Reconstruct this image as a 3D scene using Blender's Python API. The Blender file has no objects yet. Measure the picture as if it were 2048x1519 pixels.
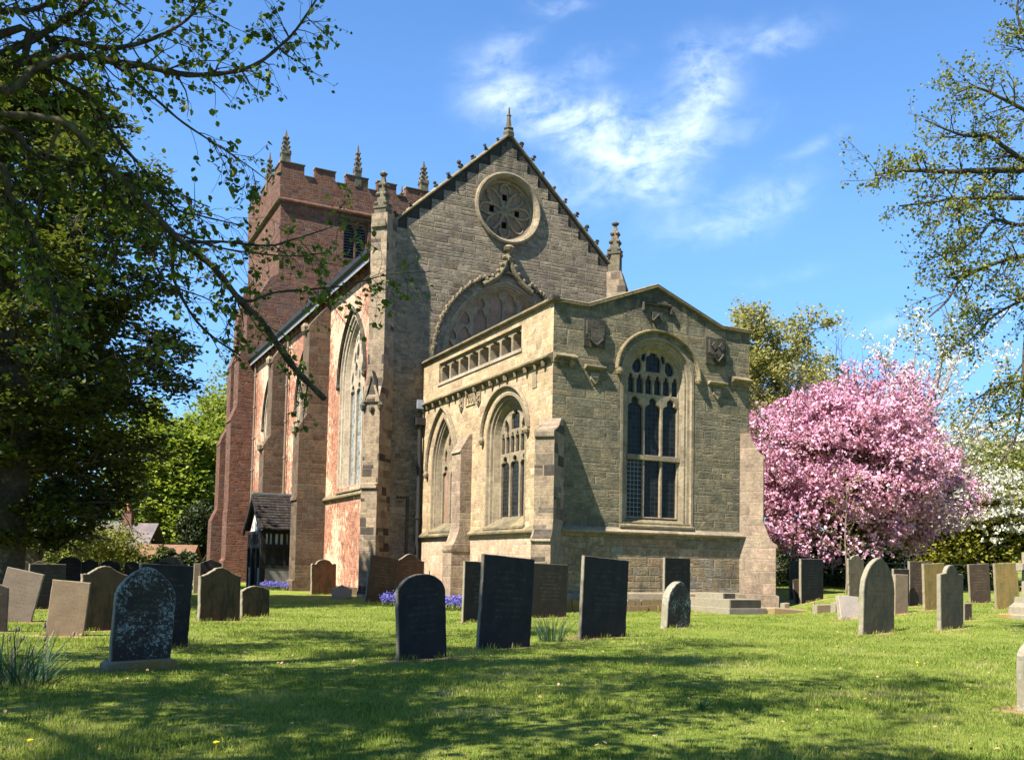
import bpy, math, random
import numpy as np
from math import radians as rad, sin, cos, pi, sqrt, atan2
S = bpy.context.scene
COL = S.collection
rng = np.random.default_rng(7)

# ------------------------------------------------------------------ camera
FOC, PITCH, ROLL, CX, CY, EYE = 1880.0, rad(3.25), rad(1.09), 1024.0, 1024.0, 1.5
_F = np.array([0, cos(PITCH), sin(PITCH)]); _U0 = np.array([0, -sin(PITCH), cos(PITCH)]); _R0 = np.array([1.0, 0, 0])
CR = cos(ROLL)*_R0 + sin(ROLL)*_U0
CU = -sin(ROLL)*_R0 + cos(ROLL)*_U0
cam = bpy.data.cameras.new('camera'); camo = bpy.data.objects.new('camera', cam); COL.objects.link(camo)
from mathutils import Matrix, Vector
camo.matrix_world = Matrix(((CR[0], CU[0], -_F[0], 0), (CR[1], CU[1], -_F[1], 0), (CR[2], CU[2], -_F[2], EYE), (0, 0, 0, 1)))
cam.sensor_width = 36; cam.lens = FOC/2048*36; cam.shift_y = (CY-759.5)/2048; cam.clip_end = 3000; cam.clip_start = .1
S.camera = camo
CPOS = np.array([0, 0, EYE])
def ray(x, y): return _F + CR*(x-CX)/FOC - CU*(y-CY)/FOC

# ------------------------------------------------------------------ church frame (measured on the photograph)
TH = rad(63.13)
UX = np.array([sin(TH), cos(TH), 0]); VX = np.array([-cos(TH), sin(TH), 0])
ORG = np.array([1.30, 31.59, 0.0]); CHROT = pi/2 - TH

# ------------------------------------------------------------------ sun and sky
SUN_AZ, SUN_EL = rad(16), rad(51)
head = cos(SUN_AZ)*UX + sin(SUN_AZ)*VX
tosun = np.array([-head[0]*cos(SUN_EL), -head[1]*cos(SUN_EL), sin(SUN_EL)])
sun = bpy.data.lights.new('sun', 'SUN'); sun.energy = 5.0; sun.angle = rad(.53); sun.color = (1, .925, .80)
suno = bpy.data.objects.new('sun', sun); COL.objects.link(suno)
suno.rotation_euler = Vector(tosun).to_track_quat('Z', 'Y').to_euler()
S.view_settings.view_transform = 'Standard'; S.view_settings.look = 'None'; S.view_settings.gamma = 1
S.view_settings.use_curve_mapping = False; S.view_settings.exposure = 1.72
S.cycles.use_denoising = True
S.cycles.max_bounces = 8; S.cycles.transparent_max_bounces = 8

W = bpy.data.worlds.new('World'); S.world = W; W.use_nodes = True
wn = W.node_tree; wn.nodes.clear()

class G:
    """terse node builder"""
    def __init__(s, nt): s.nt = nt
    def new(s, t, **k):
        n = s.nt.nodes.new(t)
        for a, b in k.items(): setattr(n, a, b)
        return n
    def put(s, sock, v):
        if isinstance(v, bpy.types.NodeSocket): s.nt.links.new(v, sock)
        else: sock.default_value = v
    def m(s, op, a, b=None, c=None, clamp=False):
        n = s.new('ShaderNodeMath', operation=op, use_clamp=clamp)
        s.put(n.inputs[0], a)
        if b is not None: s.put(n.inputs[1], b)
        if c is not None: s.put(n.inputs[2], c)
        return n.outputs[0]
    def mix(s, f, a, b, mode='MIX'):
        n = s.new('ShaderNodeMix', data_type='RGBA', blend_type=mode)
        s.put(n.inputs[0], f); s.put(n.inputs[6], a if not isinstance(a, tuple) else (*a, 1)); s.put(n.inputs[7], b if not isinstance(b, tuple) else (*b, 1))
        return n.outputs[2]
    def noise(s, vec, scale, detail=4, rough=.55, dim='3D', w=None, dist=0):
        n = s.new('ShaderNodeTexNoise', noise_dimensions=dim)
        if dim != '1D' and vec is not None: s.put(n.inputs['Vector'], vec)
        if w is not None: s.put(n.inputs['W'], w)
        n.inputs['Scale'].default_value = scale; n.inputs['Detail'].default_value = detail
        n.inputs['Roughness'].default_value = rough; n.inputs['Distortion'].default_value = dist
        return n.outputs[0]
    def ramp(s, f, stops, interp='LINEAR'):
        n = s.new('ShaderNodeValToRGB'); cr = n.color_ramp; cr.interpolation = interp
        while len(cr.elements) > 1: cr.elements.remove(cr.elements[-1])
        cr.elements[0].position = stops[0][0]; cr.elements[0].color = (*stops[0][1], 1)
        for p, c in stops[1:]:
            e = cr.elements.new(p); e.color = (*c, 1)
        s.put(n.inputs[0], f); return n.outputs[0]
    def step(s, v, a, b, lo=0., hi=1.):
        n = s.new('ShaderNodeMapRange', interpolation_type='SMOOTHSTEP')
        s.put(n.inputs[0], v); n.inputs[1].default_value = a; n.inputs[2].default_value = b
        n.inputs[3].default_value = lo; n.inputs[4].default_value = hi
        return n.outputs[0]
    def xyz(s, v):
        n = s.new('ShaderNodeSeparateXYZ'); s.put(n.inputs[0], v); return n.outputs
    def vec(s, x, y, z=0.):
        n = s.new('ShaderNodeCombineXYZ'); s.put(n.inputs[0], x); s.put(n.inputs[1], y); s.put(n.inputs[2], z); return n.outputs[0]
    def vscale(s, v, sc):
        n = s.new('ShaderNodeVectorMath', operation='MULTIPLY'); s.put(n.inputs[0], v); n.inputs[1].default_value = sc; return n.outputs[0]

g = G(wn)
sky = g.new('ShaderNodeTexSky', sky_type='NISHITA'); sky.sun_disc = False
sky.sun_elevation = SUN_EL; sky.sun_rotation = atan2(tosun[0], tosun[1]); sky.air_density = 1.0; sky.dust_density = .3; sky.ozone_density = 2.5
tc = g.new('ShaderNodeTexCoord')
dx, dy, dz = g.xyz(tc.outputs['Generated'])
ysafe = g.m('MAXIMUM', dy, .05)
s_ = g.m('DIVIDE', dx, ysafe); t_ = g.m('DIVIDE', dz, ysafe)
st = g.vec(s_, t_, 0)
warp = g.noise(st, 5.0, 3, .5)
warp2 = g.noise(g.vscale(st, (1, 1, 1)), 13.0, 3, .5)
def cloud_blob(px, py, rx, ry, ang, k):
    d = ray(px, py); a, b = d[0]/d[1], d[2]/d[1]
    rx, ry = rx/FOC, ry/FOC
    ca, sa = cos(rad(ang)), sin(rad(ang))
    us = g.m('ADD', g.m('SUBTRACT', s_, a), g.m('MULTIPLY_ADD', warp, .09, -.045))
    ts = g.m('ADD', g.m('SUBTRACT', t_, b), g.m('MULTIPLY_ADD', warp2, .05, -.025))
    u = g.m('MULTIPLY_ADD', us, ca/rx, g.m('MULTIPLY', ts, sa/rx))
    v = g.m('MULTIPLY_ADD', us, -sa/ry, g.m('MULTIPLY', ts, ca/ry))
    q = g.m('ADD', g.m('MULTIPLY', u, u), g.m('MULTIPLY', v, v))
    return g.m('MULTIPLY', g.m('EXPONENT', g.m('MULTIPLY', q, -1.)), k)
tot = None
for c in [(1000, 95, 75, 30, 25, .45), (985, 195, 55, 60, -60, .6), (1080, 215, 110, 55, -25, .8), (1190, 265, 110, 65, -30, .95), (1290, 320, 90, 60, -20, .9),
          (1370, 250, 75, 75, 50, .8), (1420, 170, 80, 60, 60, .85), (1380, 105, 40, 45, 60, .6), (1280, 375, 60, 30, 0, .5), (1180, 130, 60, 25, 10, .4), (1560, 70, 90, 30, 15, .5), (1480, 270, 80, 25, 30, .3),
          (1560, 390, 75, 34, 30, .55), (1420, 440, 130, 38, 10, .4), (1640, 290, 70, 12, 28, .25), (1120, 8, 50, 14, 0, .5), (1150, 380, 120, 50, 10, .35), (1780, 660, 70, 18, 5, .25), (1560, 550, 90, 14, 8, .2)]:
    b = cloud_blob(*c); tot = b if tot is None else g.m('ADD', tot, b)
fib = g.noise(g.vec(g.m('ADD', g.m('MULTIPLY', s_, 1.0), g.m('MULTIPLY', t_, -.6)), g.m('MULTIPLY', t_, 1.6), 0), 16.0, 8, .62, dist=.6)
fib2 = g.noise(st, 70.0, 5, .6)
fibm = g.step(g.m('ADD', g.m('MULTIPLY', fib, .8), g.m('MULTIPLY', fib2, .25)), .30, .80)
cl = g.m('MULTIPLY', g.m('MULTIPLY', g.m('MINIMUM', tot, 1.15), fibm), g.step(dy, .1, .3), clamp=True)
haze = g.step(dz, .0, .65, .62, .10)
hsv = g.new('ShaderNodeHueSaturation'); hsv.inputs['Saturation'].default_value = 1.0; hsv.inputs['Value'].default_value = 1.0; g.put(hsv.inputs['Color'], sky.outputs[0])
skyc = g.mix(haze, g.mix(1., hsv.outputs[0], (.62, .98, 1.36), 'MULTIPLY'), (2.6, 5.4, 10.5))
skyc = g.mix(g.m('MULTIPLY', cl, .66), skyc, (9.4, 10.4, 12.0))
bg = g.new('ShaderNodeBackground'); g.put(bg.inputs[0], skyc); bg.inputs[1].default_value = .051
wo = g.new('ShaderNodeOutputWorld'); wn.links.new(bg.outputs[0], wo.inputs[0])

# ------------------------------------------------------------------ materials
MATS = {}
def mat_new(name):
    m = bpy.data.materials.new(name); m.use_nodes = True; nt = m.node_tree; nt.nodes.clear()
    gg = G(nt); out = gg.new('ShaderNodeOutputMaterial'); b = gg.new('ShaderNodeBsdfPrincipled')
    nt.links.new(b.outputs[0], out.inputs[0]); MATS[name] = m
    return m, gg, b, out
def bump(gg, b, h, strength=.5, dist=.02):
    n = gg.new('ShaderNodeBump'); n.inputs['Strength'].default_value = strength; n.inputs['Distance'].default_value = dist
    gg.put(n.inputs['Height'], h); gg.put(b.inputs['Normal'], n.outputs[0])

def blocks(gg, uv, h, L, mort, wob=.02):
    x, y, _ = gg.xyz(uv)
    n1 = gg.new('ShaderNodeTexNoise'); gg.put(n1.inputs['Vector'], uv); n1.inputs['Scale'].default_value = 2.2; n1.inputs['Detail'].default_value = 3
    r, gr, _ = gg.xyz(n1.outputs['Color'])
    x = gg.m('ADD', x, gg.m('MULTIPLY_ADD', r, wob*4, -wob*2)); y = gg.m('ADD', y, gg.m('MULTIPLY_ADD', gr, wob*2.4, -wob*1.2))
    nv = gg.noise(None, .55/h, 2, .5, '1D', w=y)
    y2 = gg.m('ADD', gg.m('DIVIDE', y, h), gg.m('MULTIPLY', nv, .95))
    row = gg.m('FLOOR', y2); fy = gg.m('FRACT', y2)
    wn1 = gg.new('ShaderNodeTexWhiteNoise', noise_dimensions='1D'); gg.put(wn1.inputs['W'], row)
    x2 = gg.m('ADD', gg.m('DIVIDE', x, L), gg.m('MULTIPLY', wn1.outputs[0], 17.3))
    nx = gg.noise(None, .8, 1, .5, '1D', w=gg.m('ADD', x2, gg.m('MULTIPLY', row, 31.7)))
    x3 = gg.m('ADD', x2, gg.m('MULTIPLY', nx, 1.1))
    col = gg.m('FLOOR', x3); fx = gg.m('FRACT', x3)
    wn2 = gg.new('ShaderNodeTexWhiteNoise', noise_dimensions='2D'); gg.put(wn2.inputs['Vector'], gg.vec(col, row))
    # about a quarter of the stones are two thin ones
    sp = gg.m('GREATER_THAN', gg.xyz(wn2.outputs['Color'])[2], .74); fy2 = gg.m('MULTIPLY', fy, 2.)
    fyk = gg.m('ADD', gg.m('MULTIPLY', fy, gg.m('SUBTRACT', 1., sp)), gg.m('MULTIPLY', gg.m('FRACT', fy2), sp)); hk = gg.m('MULTIPLY', gg.m('SUBTRACT', 1., gg.m('MULTIPLY', sp, .5)), h)
    wn2 = gg.new('ShaderNodeTexWhiteNoise', noise_dimensions='2D'); gg.put(wn2.inputs['Vector'], gg.vec(col, gg.m('ADD', row, gg.m('MULTIPLY', gg.m('MULTIPLY', gg.m('FLOOR', fy2), sp), .37))))
    ex = gg.m('MULTIPLY', gg.m('MINIMUM', fx, gg.m('SUBTRACT', 1., fx)), L); ey = gg.m('MULTIPLY', gg.m('MINIMUM', fyk, gg.m('SUBTRACT', 1., fyk)), hk)
    e = gg.m('MINIMUM', ex, ey)
    mo = gg.step(e, mort*.35, mort*1.1, 1., 0.)
    rc = gg.xyz(wn2.outputs['Color'])
    return rc, mo, e

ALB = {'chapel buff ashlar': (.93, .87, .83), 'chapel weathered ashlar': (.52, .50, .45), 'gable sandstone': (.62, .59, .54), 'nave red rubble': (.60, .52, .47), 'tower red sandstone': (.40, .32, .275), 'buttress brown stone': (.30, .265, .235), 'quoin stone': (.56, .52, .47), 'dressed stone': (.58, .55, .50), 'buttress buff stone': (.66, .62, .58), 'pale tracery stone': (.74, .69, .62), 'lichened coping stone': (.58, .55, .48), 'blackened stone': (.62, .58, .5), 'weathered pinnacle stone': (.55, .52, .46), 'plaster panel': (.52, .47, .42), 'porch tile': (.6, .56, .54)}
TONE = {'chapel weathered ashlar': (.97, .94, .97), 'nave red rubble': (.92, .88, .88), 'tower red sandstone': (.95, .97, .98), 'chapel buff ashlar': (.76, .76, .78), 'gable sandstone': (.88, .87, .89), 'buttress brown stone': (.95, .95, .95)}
def sc3(c, k): return tuple(x*y for x, y in zip(c, k))
def stone(name, pal, mortar, h=.32, L=.7, mort=.014, rough=.9, stain=.5, staincol=(.05, .048, .04), bumpd=.03, bumps=.7, low=None, lowz=2.85, lichen=None, lichk=.62, limewash=None, vary=.35, wob=.024, constant=True, patch=False, crust=None, joint=.55):
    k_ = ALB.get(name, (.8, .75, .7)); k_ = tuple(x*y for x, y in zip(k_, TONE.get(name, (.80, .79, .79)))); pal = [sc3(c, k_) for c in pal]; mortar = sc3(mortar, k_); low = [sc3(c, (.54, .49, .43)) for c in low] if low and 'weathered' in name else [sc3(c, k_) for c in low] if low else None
    if lichen: lichen = sc3(lichen, k_)
    if limewash: limewash = (sc3(limewash[0], (.85, .72, .62)), limewash[1])
    m, gg, b, out = mat_new(name)
    uvn = gg.new('ShaderNodeUVMap'); uv = uvn.outputs[0]
    tcn = gg.new('ShaderNodeTexCoord'); ob = tcn.outputs['Object']
    rc, mo, e = blocks(gg, uv, h, L, mort, wob)
    if patch:      # areas of later repair laid in smaller, rougher courses
        rb, mb_, eb = blocks(gg, uv, h*.66, L*.62, mort, wob*1.6)
        pm = gg.step(gg.noise(ob, .55, 3, .6), .535, .555)
        rc = [gg.m('ADD', gg.m('MULTIPLY', p, gg.m('SUBTRACT', 1., pm)), gg.m('MULTIPLY', q, pm)) for p, q in zip(rc, rb)]
        mo = gg.m('ADD', gg.m('MULTIPLY', mo, gg.m('SUBTRACT', 1., pm)), gg.m('MULTIPLY', mb_, pm)); e = gg.m('ADD', gg.m('MULTIPLY', e, gg.m('SUBTRACT', 1., pm)), gg.m('MULTIPLY', eb, pm))
    k = len(pal)
    def ramp(p): return gg.ramp(rc[0], [(i/len(p), c) for i, c in enumerate(p)], 'CONSTANT' if constant else 'LINEAR')
    col = ramp(pal)
    if low:
        zz = gg.xyz(ob)[2]
        col = gg.mix(gg.step(gg.m('ADD', zz, gg.m('MULTIPLY_ADD', gg.noise(ob, 1.2), .5, -.25)), lowz-.15, lowz+.15, 1., 0.), col, ramp(low))
    nz = gg.noise(ob, 3.2, 6, .62)
    col = gg.mix(1., col, gg.ramp(nz, [(.25, (1-vary*1.15,)*3), (.52, (1.,)*3), (.75, (1+vary*.75, 1+vary*.68, 1+vary*.55))]), 'MULTIPLY')
    fine = gg.noise(ob, 11., 6, .72)
    col = gg.mix(.8, col, gg.ramp(fine, [(.30, (.50, .49, .48)), (.5, (1.,)*3), (.70, (1.42, 1.40, 1.36))]), 'MULTIPLY')
    pit = gg.step(gg.noise(gg.vscale(ob, (1., 1., 1.9)), 5.5, 7, .78), .575, .66)
    col = gg.mix(gg.m('MULTIPLY', pit, .62), col, tuple(x*.7 for x in staincol))
    # each block its own weathering tone
    col = gg.mix(.5, col, gg.ramp(rc[1], [(0, (.62,)*3), (.6, (1.05,)*3), (1, (1.22,)*3)]), 'MULTIPLY')
    if limewash:
        lw = gg.step(gg.m('ADD', gg.noise(gg.vscale(ob, (1.6, 1.6, .8)), 3.4, 6, .72), gg.m('MULTIPLY_ADD', gg.noise(ob, .35, 2), .7, -.35)), limewash[1], limewash[1]+.10)
        col = gg.mix(gg.m('MULTIPLY', lw, .85), col, limewash[0])
    col = gg.mix(gg.m('MULTIPLY', mo, .8 if joint > .3 else .4), col, mortar)
    st_ = gg.step(gg.m('ADD', gg.noise(ob, .42, 4, .6), gg.m('MULTIPLY_ADD', gg.noise(gg.vscale(ob, (5, 5, .5)), 1.0, 5, .65), .6, -.3)), .50, .80)
    col = gg.mix(gg.m('MULTIPLY', st_, stain), col, staincol)
    if crust:      # black weathering crust, thickest on the exposed upper courses
        zc = gg.xyz(ob)[2]
        ck = gg.step(gg.m('ADD', gg.m('MULTIPLY', gg.m('SUBTRACT', zc, crust[0]), 1/crust[1]), gg.m('MULTIPLY_ADD', gg.noise(gg.vscale(ob, (2.2, 2.2, .7)), 1.3, 6, .7), 2.6, -1.15)), .15, .8)
        col = gg.mix(gg.m('MULTIPLY', ck, .72), col, (.03, .031, .026))
    if lichen:
        lz = gg.step(gg.noise(ob, 2.1, 7, .72), lichk, lichk+.08)
        col = gg.mix(gg.m('MULTIPLY', lz, .75), col, lichen)
    gg.put(b.inputs['Base Color'], col); b.inputs['Roughness'].default_value = rough; b.inputs['Specular IOR Level'].default_value = .2
    ux, uy, _ = gg.xyz(uv)
    bed = gg.noise(gg.vec(gg.m('MULTIPLY', ux, 3.), gg.m('MULTIPLY', uy, 16.), gg.m('MULTIPLY', rc[2], 9.)), 1.6, 5, .65)
    hgt = gg.m('ADD', gg.m('MULTIPLY', gg.step(e, 0., mort*2.2), joint), gg.m('ADD', gg.m('MULTIPLY', bed, .8), gg.m('MULTIPLY', gg.noise(ob, 9., 5, .7), .7)))
    hgt = gg.m('ADD', hgt, gg.m('MULTIPLY', rc[2], .25))
    bump(gg, b, hgt, bumps, bumpd)
    return m

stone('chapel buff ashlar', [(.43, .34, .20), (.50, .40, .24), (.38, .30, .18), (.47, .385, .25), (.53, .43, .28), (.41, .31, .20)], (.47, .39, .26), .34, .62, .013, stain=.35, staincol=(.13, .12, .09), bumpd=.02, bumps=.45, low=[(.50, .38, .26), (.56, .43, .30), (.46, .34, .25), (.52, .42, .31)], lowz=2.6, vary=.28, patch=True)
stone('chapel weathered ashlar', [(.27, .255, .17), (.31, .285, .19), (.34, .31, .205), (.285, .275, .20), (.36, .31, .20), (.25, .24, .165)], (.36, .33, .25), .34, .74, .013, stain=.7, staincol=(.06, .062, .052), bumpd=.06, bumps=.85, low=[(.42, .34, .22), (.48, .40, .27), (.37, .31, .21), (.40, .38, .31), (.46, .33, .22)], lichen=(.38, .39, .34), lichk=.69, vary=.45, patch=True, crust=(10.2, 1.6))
stone('gable sandstone', [(.30, .255, .19), (.36, .305, .22), (.26, .22, .165), (.39, .33, .25), (.33, .28, .20)], (.40, .36, .28), .30, .68, .016, stain=.6, staincol=(.06, .06, .052), bumpd=.06, bumps=.85, vary=.4, patch=True, crust=(20., 3.))
stone('nave red rubble', [(.53, .29, .20), (.57, .33, .24), (.49, .26, .18), (.60, .38, .28), (.54, .30, .21)], (.58, .37, .28), .23, .36, .010, stain=.35, staincol=(.18, .10, .075), bumpd=.06, bumps=.75, limewash=((.74, .58, .46), .49), vary=.55, wob=.085, joint=.14, patch=True)
stone('buttress buff stone', [(.42, .34, .255), (.46, .38, .29), (.38, .30, .23), (.45, .35, .27)], (.42, .36, .28), .42, .8, .012, stain=.4, staincol=(.14, .11, .09), bumpd=.025, bumps=.55, vary=.4)
stone('tower red sandstone', [(.27, .155, .12), (.32, .185, .14), (.23, .13, .105), (.33, .22, .18), (.28, .165, .125), (.235, .175, .16), (.30, .16, .115)], (.34, .25, .19), .27, .52, .015, stain=.55, staincol=(.065, .052, .045), bumpd=.045, bumps=.75, vary=.45, patch=True, crust=(30.5, 2.5))
stone('buttress brown stone', [(.33, .25, .18), (.38, .29, .21), (.29, .21, .155), (.36, .30, .23)], (.36, .30, .23), .38, .70, .014, stain=.5, bumpd=.025, bumps=.5, vary=.4)
stone('quoin stone', [(.46, .38, .28), (.50, .43, .32), (.44, .36, .27), (.12, .105, .09), (.52, .43, .32), (.42, .35, .27), (.48, .41, .31), (.27, .235, .19), (.47, .39, .29)], (.5, .43, .33), .36, .55, .012, stain=.5, staincol=(.10, .09, .08), bumpd=.02, bumps=.5, vary=.4)
stone('dressed stone', [(.42, .365, .265), (.46, .40, .29), (.39, .335, .245)], (.36, .31, .24), .62, .8, .008, stain=.4, staincol=(.11, .10, .08), bumpd=.01, bumps=.4, vary=.25)
stone('pale tracery stone', [(.48, .43, .35), (.52, .47, .39)], (.45, .40, .33), .7, .9, .006, stain=.3, staincol=(.16, .15, .13), bumpd=.008, bumps=.35, vary=.2)
stone('lichened coping stone', [(.36, .31, .21), (.40, .34, .22), (.31, .275, .195)], (.22, .19, .14), 2., .95, .012, stain=.8, staincol=(.05, .048, .04), bumpd=.02, bumps=.5, lichen=(.38, .33, .13), lichk=.61, vary=.45)
stone('blackened stone', [(.10, .098, .085), (.13, .125, .11), (.085, .083, .075)], (.13, .12, .10), .4, .6, .01, stain=.5, staincol=(.03, .03, .028), bumpd=.03, bumps=.6, lichen=(.30, .30, .25), lichk=.66, vary=.4)
stone('weathered pinnacle stone', [(.22, .20, .155), (.28, .25, .19), (.17, .165, .13)], (.3, .27, .2), .5, .6, .01, stain=.6, staincol=(.06, .062, .05), bumpd=.02, bumps=.5, lichen=(.33, .34, .20), lichk=.62, vary=.4)
stone('slate infill', [(.05, .046, .042), (.065, .06, .052)], (.04, .038, .035), .2, .5, .01, stain=.2, bumpd=.02, bumps=.5)
stone('plaster panel', [(.44, .32, .24), (.46, .335, .25)], (.42, .31, .235), 3., 4., .004, stain=.55, staincol=(.24, .17, .13), bumpd=.01, bumps=.3, vary=.25)
stone('porch tile', [(.05, .045, .045), (.065, .058, .055), (.04, .038, .04), (.085, .07, .06)], (.012, .012, .012), .15, .22, .016, stain=.2, bumpd=.03, bumps=.8, vary=.4, lichen=(.16, .14, .10), lichk=.70)

def plain(name, c, rough=.7, spec=.3, nscale=6., var=.3, bumpd=.006, bumps=.4, metal=0., c2=None):
    m, gg, b, out = mat_new(name)
    ob = gg.new('ShaderNodeTexCoord').outputs['Object']
    n = gg.noise(ob, nscale, 6, .65)
    col = gg.mix(1., c, gg.ramp(n, [(.25, (1-var,)*3), (.75, (1+var,)*3)]), 'MULTIPLY')
    if c2: col = gg.mix(gg.step(gg.noise(ob, nscale*.45, 5, .7), .5, .68), col, c2)
    gg.put(b.inputs['Base Color'], col); b.inputs['Roughness'].default_value = rough; b.inputs['Specular IOR Level'].default_value = spec; b.inputs['Metallic'].default_value = metal
    bump(gg, b, gg.noise(ob, nscale*5, 5, .65), bumps, bumpd)
    return m
plain('black timber', (.014, .012, .011), .75, .2, 8.)
plain('porch plaster', (.46, .44, .39), .9, .1, 3., .3)
plain('porch plinth render', (.17, .16, .145), .9, .1, 3., .4, c2=(.13, .13, .12))
plain('cast iron pipe', (.16, .12, .085), .55, .4, 5.)
plain('dark iron pipe', (.018, .018, .019), .5, .4, 5.)
plain('lead roof', (.16, .165, .17), .6, .4, 3.)
plain('louvre board', (.075, .07, .065), .8, .2, 8.)
plain('belfry darkness', (.004, .004, .004), .9, .0, 8.)
plain('white painted metal', (.24, .27, .31), .4, .4, 5., .1)
plain('cottage tile', (.125, .10, .10), .85, .2, 2., .35, c2=(.09, .08, .085))
plain('orange tile', (.15, .085, .05), .85, .2, 2., .4)
plain('cottage render', (.33, .31, .28), .9, .1, 2., .15)
plain('cottage brick', (.15, .085, .06), .9, .1, 3., .3)
plain('terracotta pot', (.42, .17, .08), .8, .2, 3.)
plain('fence iron', (.16, .17, .19), .5, .5, 8.)
plain('bark', (.075, .062, .048), .95, .1, 9., .5, .03, .8, c2=(.13, .12, .08))
plain('lime bark', (.055, .047, .036), .95, .1, 9., .5, .02, .8, c2=(.12, .11, .06))
plain('pale twig bark', (.16, .13, .10), .9, .1, 9., .4)
plain('yellow petal', (.75, .55, .03), .6, .2, 9., .1)
plain('dry leaf', (.30, .19, .10), .8, .2, 9., .4)
plain('bluebell petal', (.14, .13, .42), .7, .1, 9., .25)

def glass(name, gx, gy, lead, dark=(.006, .0065, .006), seen=.0, spec=.14):
    m, gg, b, out = mat_new(name)
    ux, uy, _ = gg.xyz(gg.new('ShaderNodeUVMap').outputs[0])
    fx = gg.m('FRACT', gg.m('DIVIDE', ux, gx)); fy = gg.m('FRACT', gg.m('DIVIDE', uy, gy))
    e = gg.m('MINIMUM', gg.m('MULTIPLY', gg.m('MINIMUM', fx, gg.m('SUBTRACT', 1., fx)), gx), gg.m('MULTIPLY', gg.m('MINIMUM', fy, gg.m('SUBTRACT', 1., fy)), gy))
    k = gg.step(e, .007, .013, 1., 0.)
    wnz = gg.new('ShaderNodeTexWhiteNoise', noise_dimensions='2D'); gg.put(wnz.inputs['Vector'], gg.vec(gg.m('FLOOR', gg.m('DIVIDE', ux, gx)), gg.m('FLOOR', gg.m('DIVIDE', uy, gy))))
    base = gg.mix(wnz.outputs[0], dark, tuple(c*2.6 for c in dark))
    gg.put(b.inputs['Base Color'], gg.mix(k, base, lead)); b.inputs['Specular IOR Level'].default_value = spec
    gg.put(b.inputs['Roughness'], gg.m('ADD', gg.m('MULTIPLY', k, .4), .28))
    bump(gg, b, gg.m('ADD', gg.m('MULTIPLY', wnz.outputs[0], .5), gg.noise(gg.new('ShaderNodeUVMap').outputs[0], 4., 2)), .7, .015)
    return m
glass('leaded glass', .17, .17, (.03, .032, .034))
glass('pale leaded glass', .20, .24, (.30, .30, .29), (.085, .095, .095), spec=.3)
glass('guarded glass', .16, .16, (.17, .17, .165))

def leafmat(name, c1, c2, trans=.35, rough=.55, spec=.3, mid=None):
    kk = (.72, .72, .72) if name != 'cherry blossom' else (.86, .86, .95)
    c1, c2 = sc3(c1, kk), sc3(c2, kk)
    m, gg, b, out = mat_new(name)
    at = gg.new('ShaderNodeAttribute'); at.attribute_name = 'rnd'
    col = gg.ramp(at.outputs['Fac'], [(0, c1)]+[(p, sc3(c, kk)) for p, c in mid] if mid else [(0, c1), (1, c2)])
    gg.put(b.inputs['Base Color'], col); b.inputs['Roughness'].default_value = rough; b.inputs['Specular IOR Level'].default_value = spec
    t = gg.new('ShaderNodeBsdfTranslucent'); gg.put(t.inputs[0], gg.mix(1., col, (1.25, 1.25, .7), 'MULTIPLY'))
    mx = gg.new('ShaderNodeMixShader'); mx.inputs[0].default_value = trans
    m.node_tree.links.new(b.outputs[0], mx.inputs[1]); m.node_tree.links.new(t.outputs[0], mx.inputs[2]); m.node_tree.links.new(mx.outputs[0], out.inputs[0])
    return m
leafmat('lime leaf', (.055, .10, .014), (.19, .26, .035), .45)
leafmat('beech leaf', (.028, .048, .010), (.165, .19, .034), .4)
leafmat('sycamore leaf', (.11, .19, .025), (.42, .48, .08), .45)
leafmat('field maple leaf', (.12, .15, .025), (.30, .31, .06), .4)
leafmat('pale spring leaf', (.27, .26, .09), (.48, .44, .17), .45)
leafmat('cherry blossom', (.46, .19, .29), (.85, .56, .68), .3, .8, .1)
leafmat('bronze cherry leaf', (.10, .05, .025), (.20, .11, .05), .3)
leafmat('white blossom', (.60, .58, .50), (.82, .81, .76), .25, .8, .1)
leafmat('hedge leaf', (.012, .022, .008), (.05, .075, .018), .25)
leafmat('golden hedge leaf', (.16, .17, .02), (.34, .32, .04), .35)
leafmat('nettle leaf', (.05, .09, .025), (.15, .20, .06), .3)
leafmat('daffodil leaf', (.035, .085, .045), (.10, .17, .09), .25, .45)
leafmat('dock leaf', (.07, .14, .03), (.13, .22, .05), .35)
leafmat('grass blade', (.06, .145, .012), (.345, .42, .075), .4, .6, .15, mid=[(.82, (.40, .45, .09)), (.93, (.50, .43, .22))])
leafmat('field grass', (.10, .16, .02), (.22, .28, .06), .3)

def lawn():
    m, gg, b, out = mat_new('lawn turf')
    ob = gg.new('ShaderNodeTexCoord').outputs['Object']
    n = gg.noise(ob, .9, 6, .65); n2 = gg.noise(gg.vscale(ob, (1, 1, 1)), 14., 6, .75)
    f = gg.m('ADD', gg.m('MULTIPLY', n, .6), gg.m('MULTIPLY', n2, .5))
    col = gg.ramp(f, [(.30, (.055, .09, .011)), (.46, (.115, .16, .021)), (.60, (.185, .22, .037)), (.76, (.29, .265, .09))])
    straw = gg.step(gg.noise(ob, 1.7, 6, .72), .57, .68)
    col = gg.mix(gg.m('MULTIPLY', straw, .5), col, (.36, .29, .15))
    at = gg.new('ShaderNodeAttribute'); at.attribute_name = 'soil'
    col = gg.mix(gg.m('MULTIPLY', gg.step(gg.m('ADD', at.outputs['Fac'], gg.m('MULTIPLY_ADD', gg.noise(ob, 9., 5, .7), .9, -.45)), .35, .65), .9), col, (.36, .22, .12))
    gg.put(b.inputs['Base Color'], col); b.inputs['Roughness'].default_value = .9; b.inputs['Specular IOR Level'].default_value = .1
    bump(gg, b, gg.m('ADD', n2, gg.noise(ob, 45., 4, .7)), .9, .05)
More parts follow.
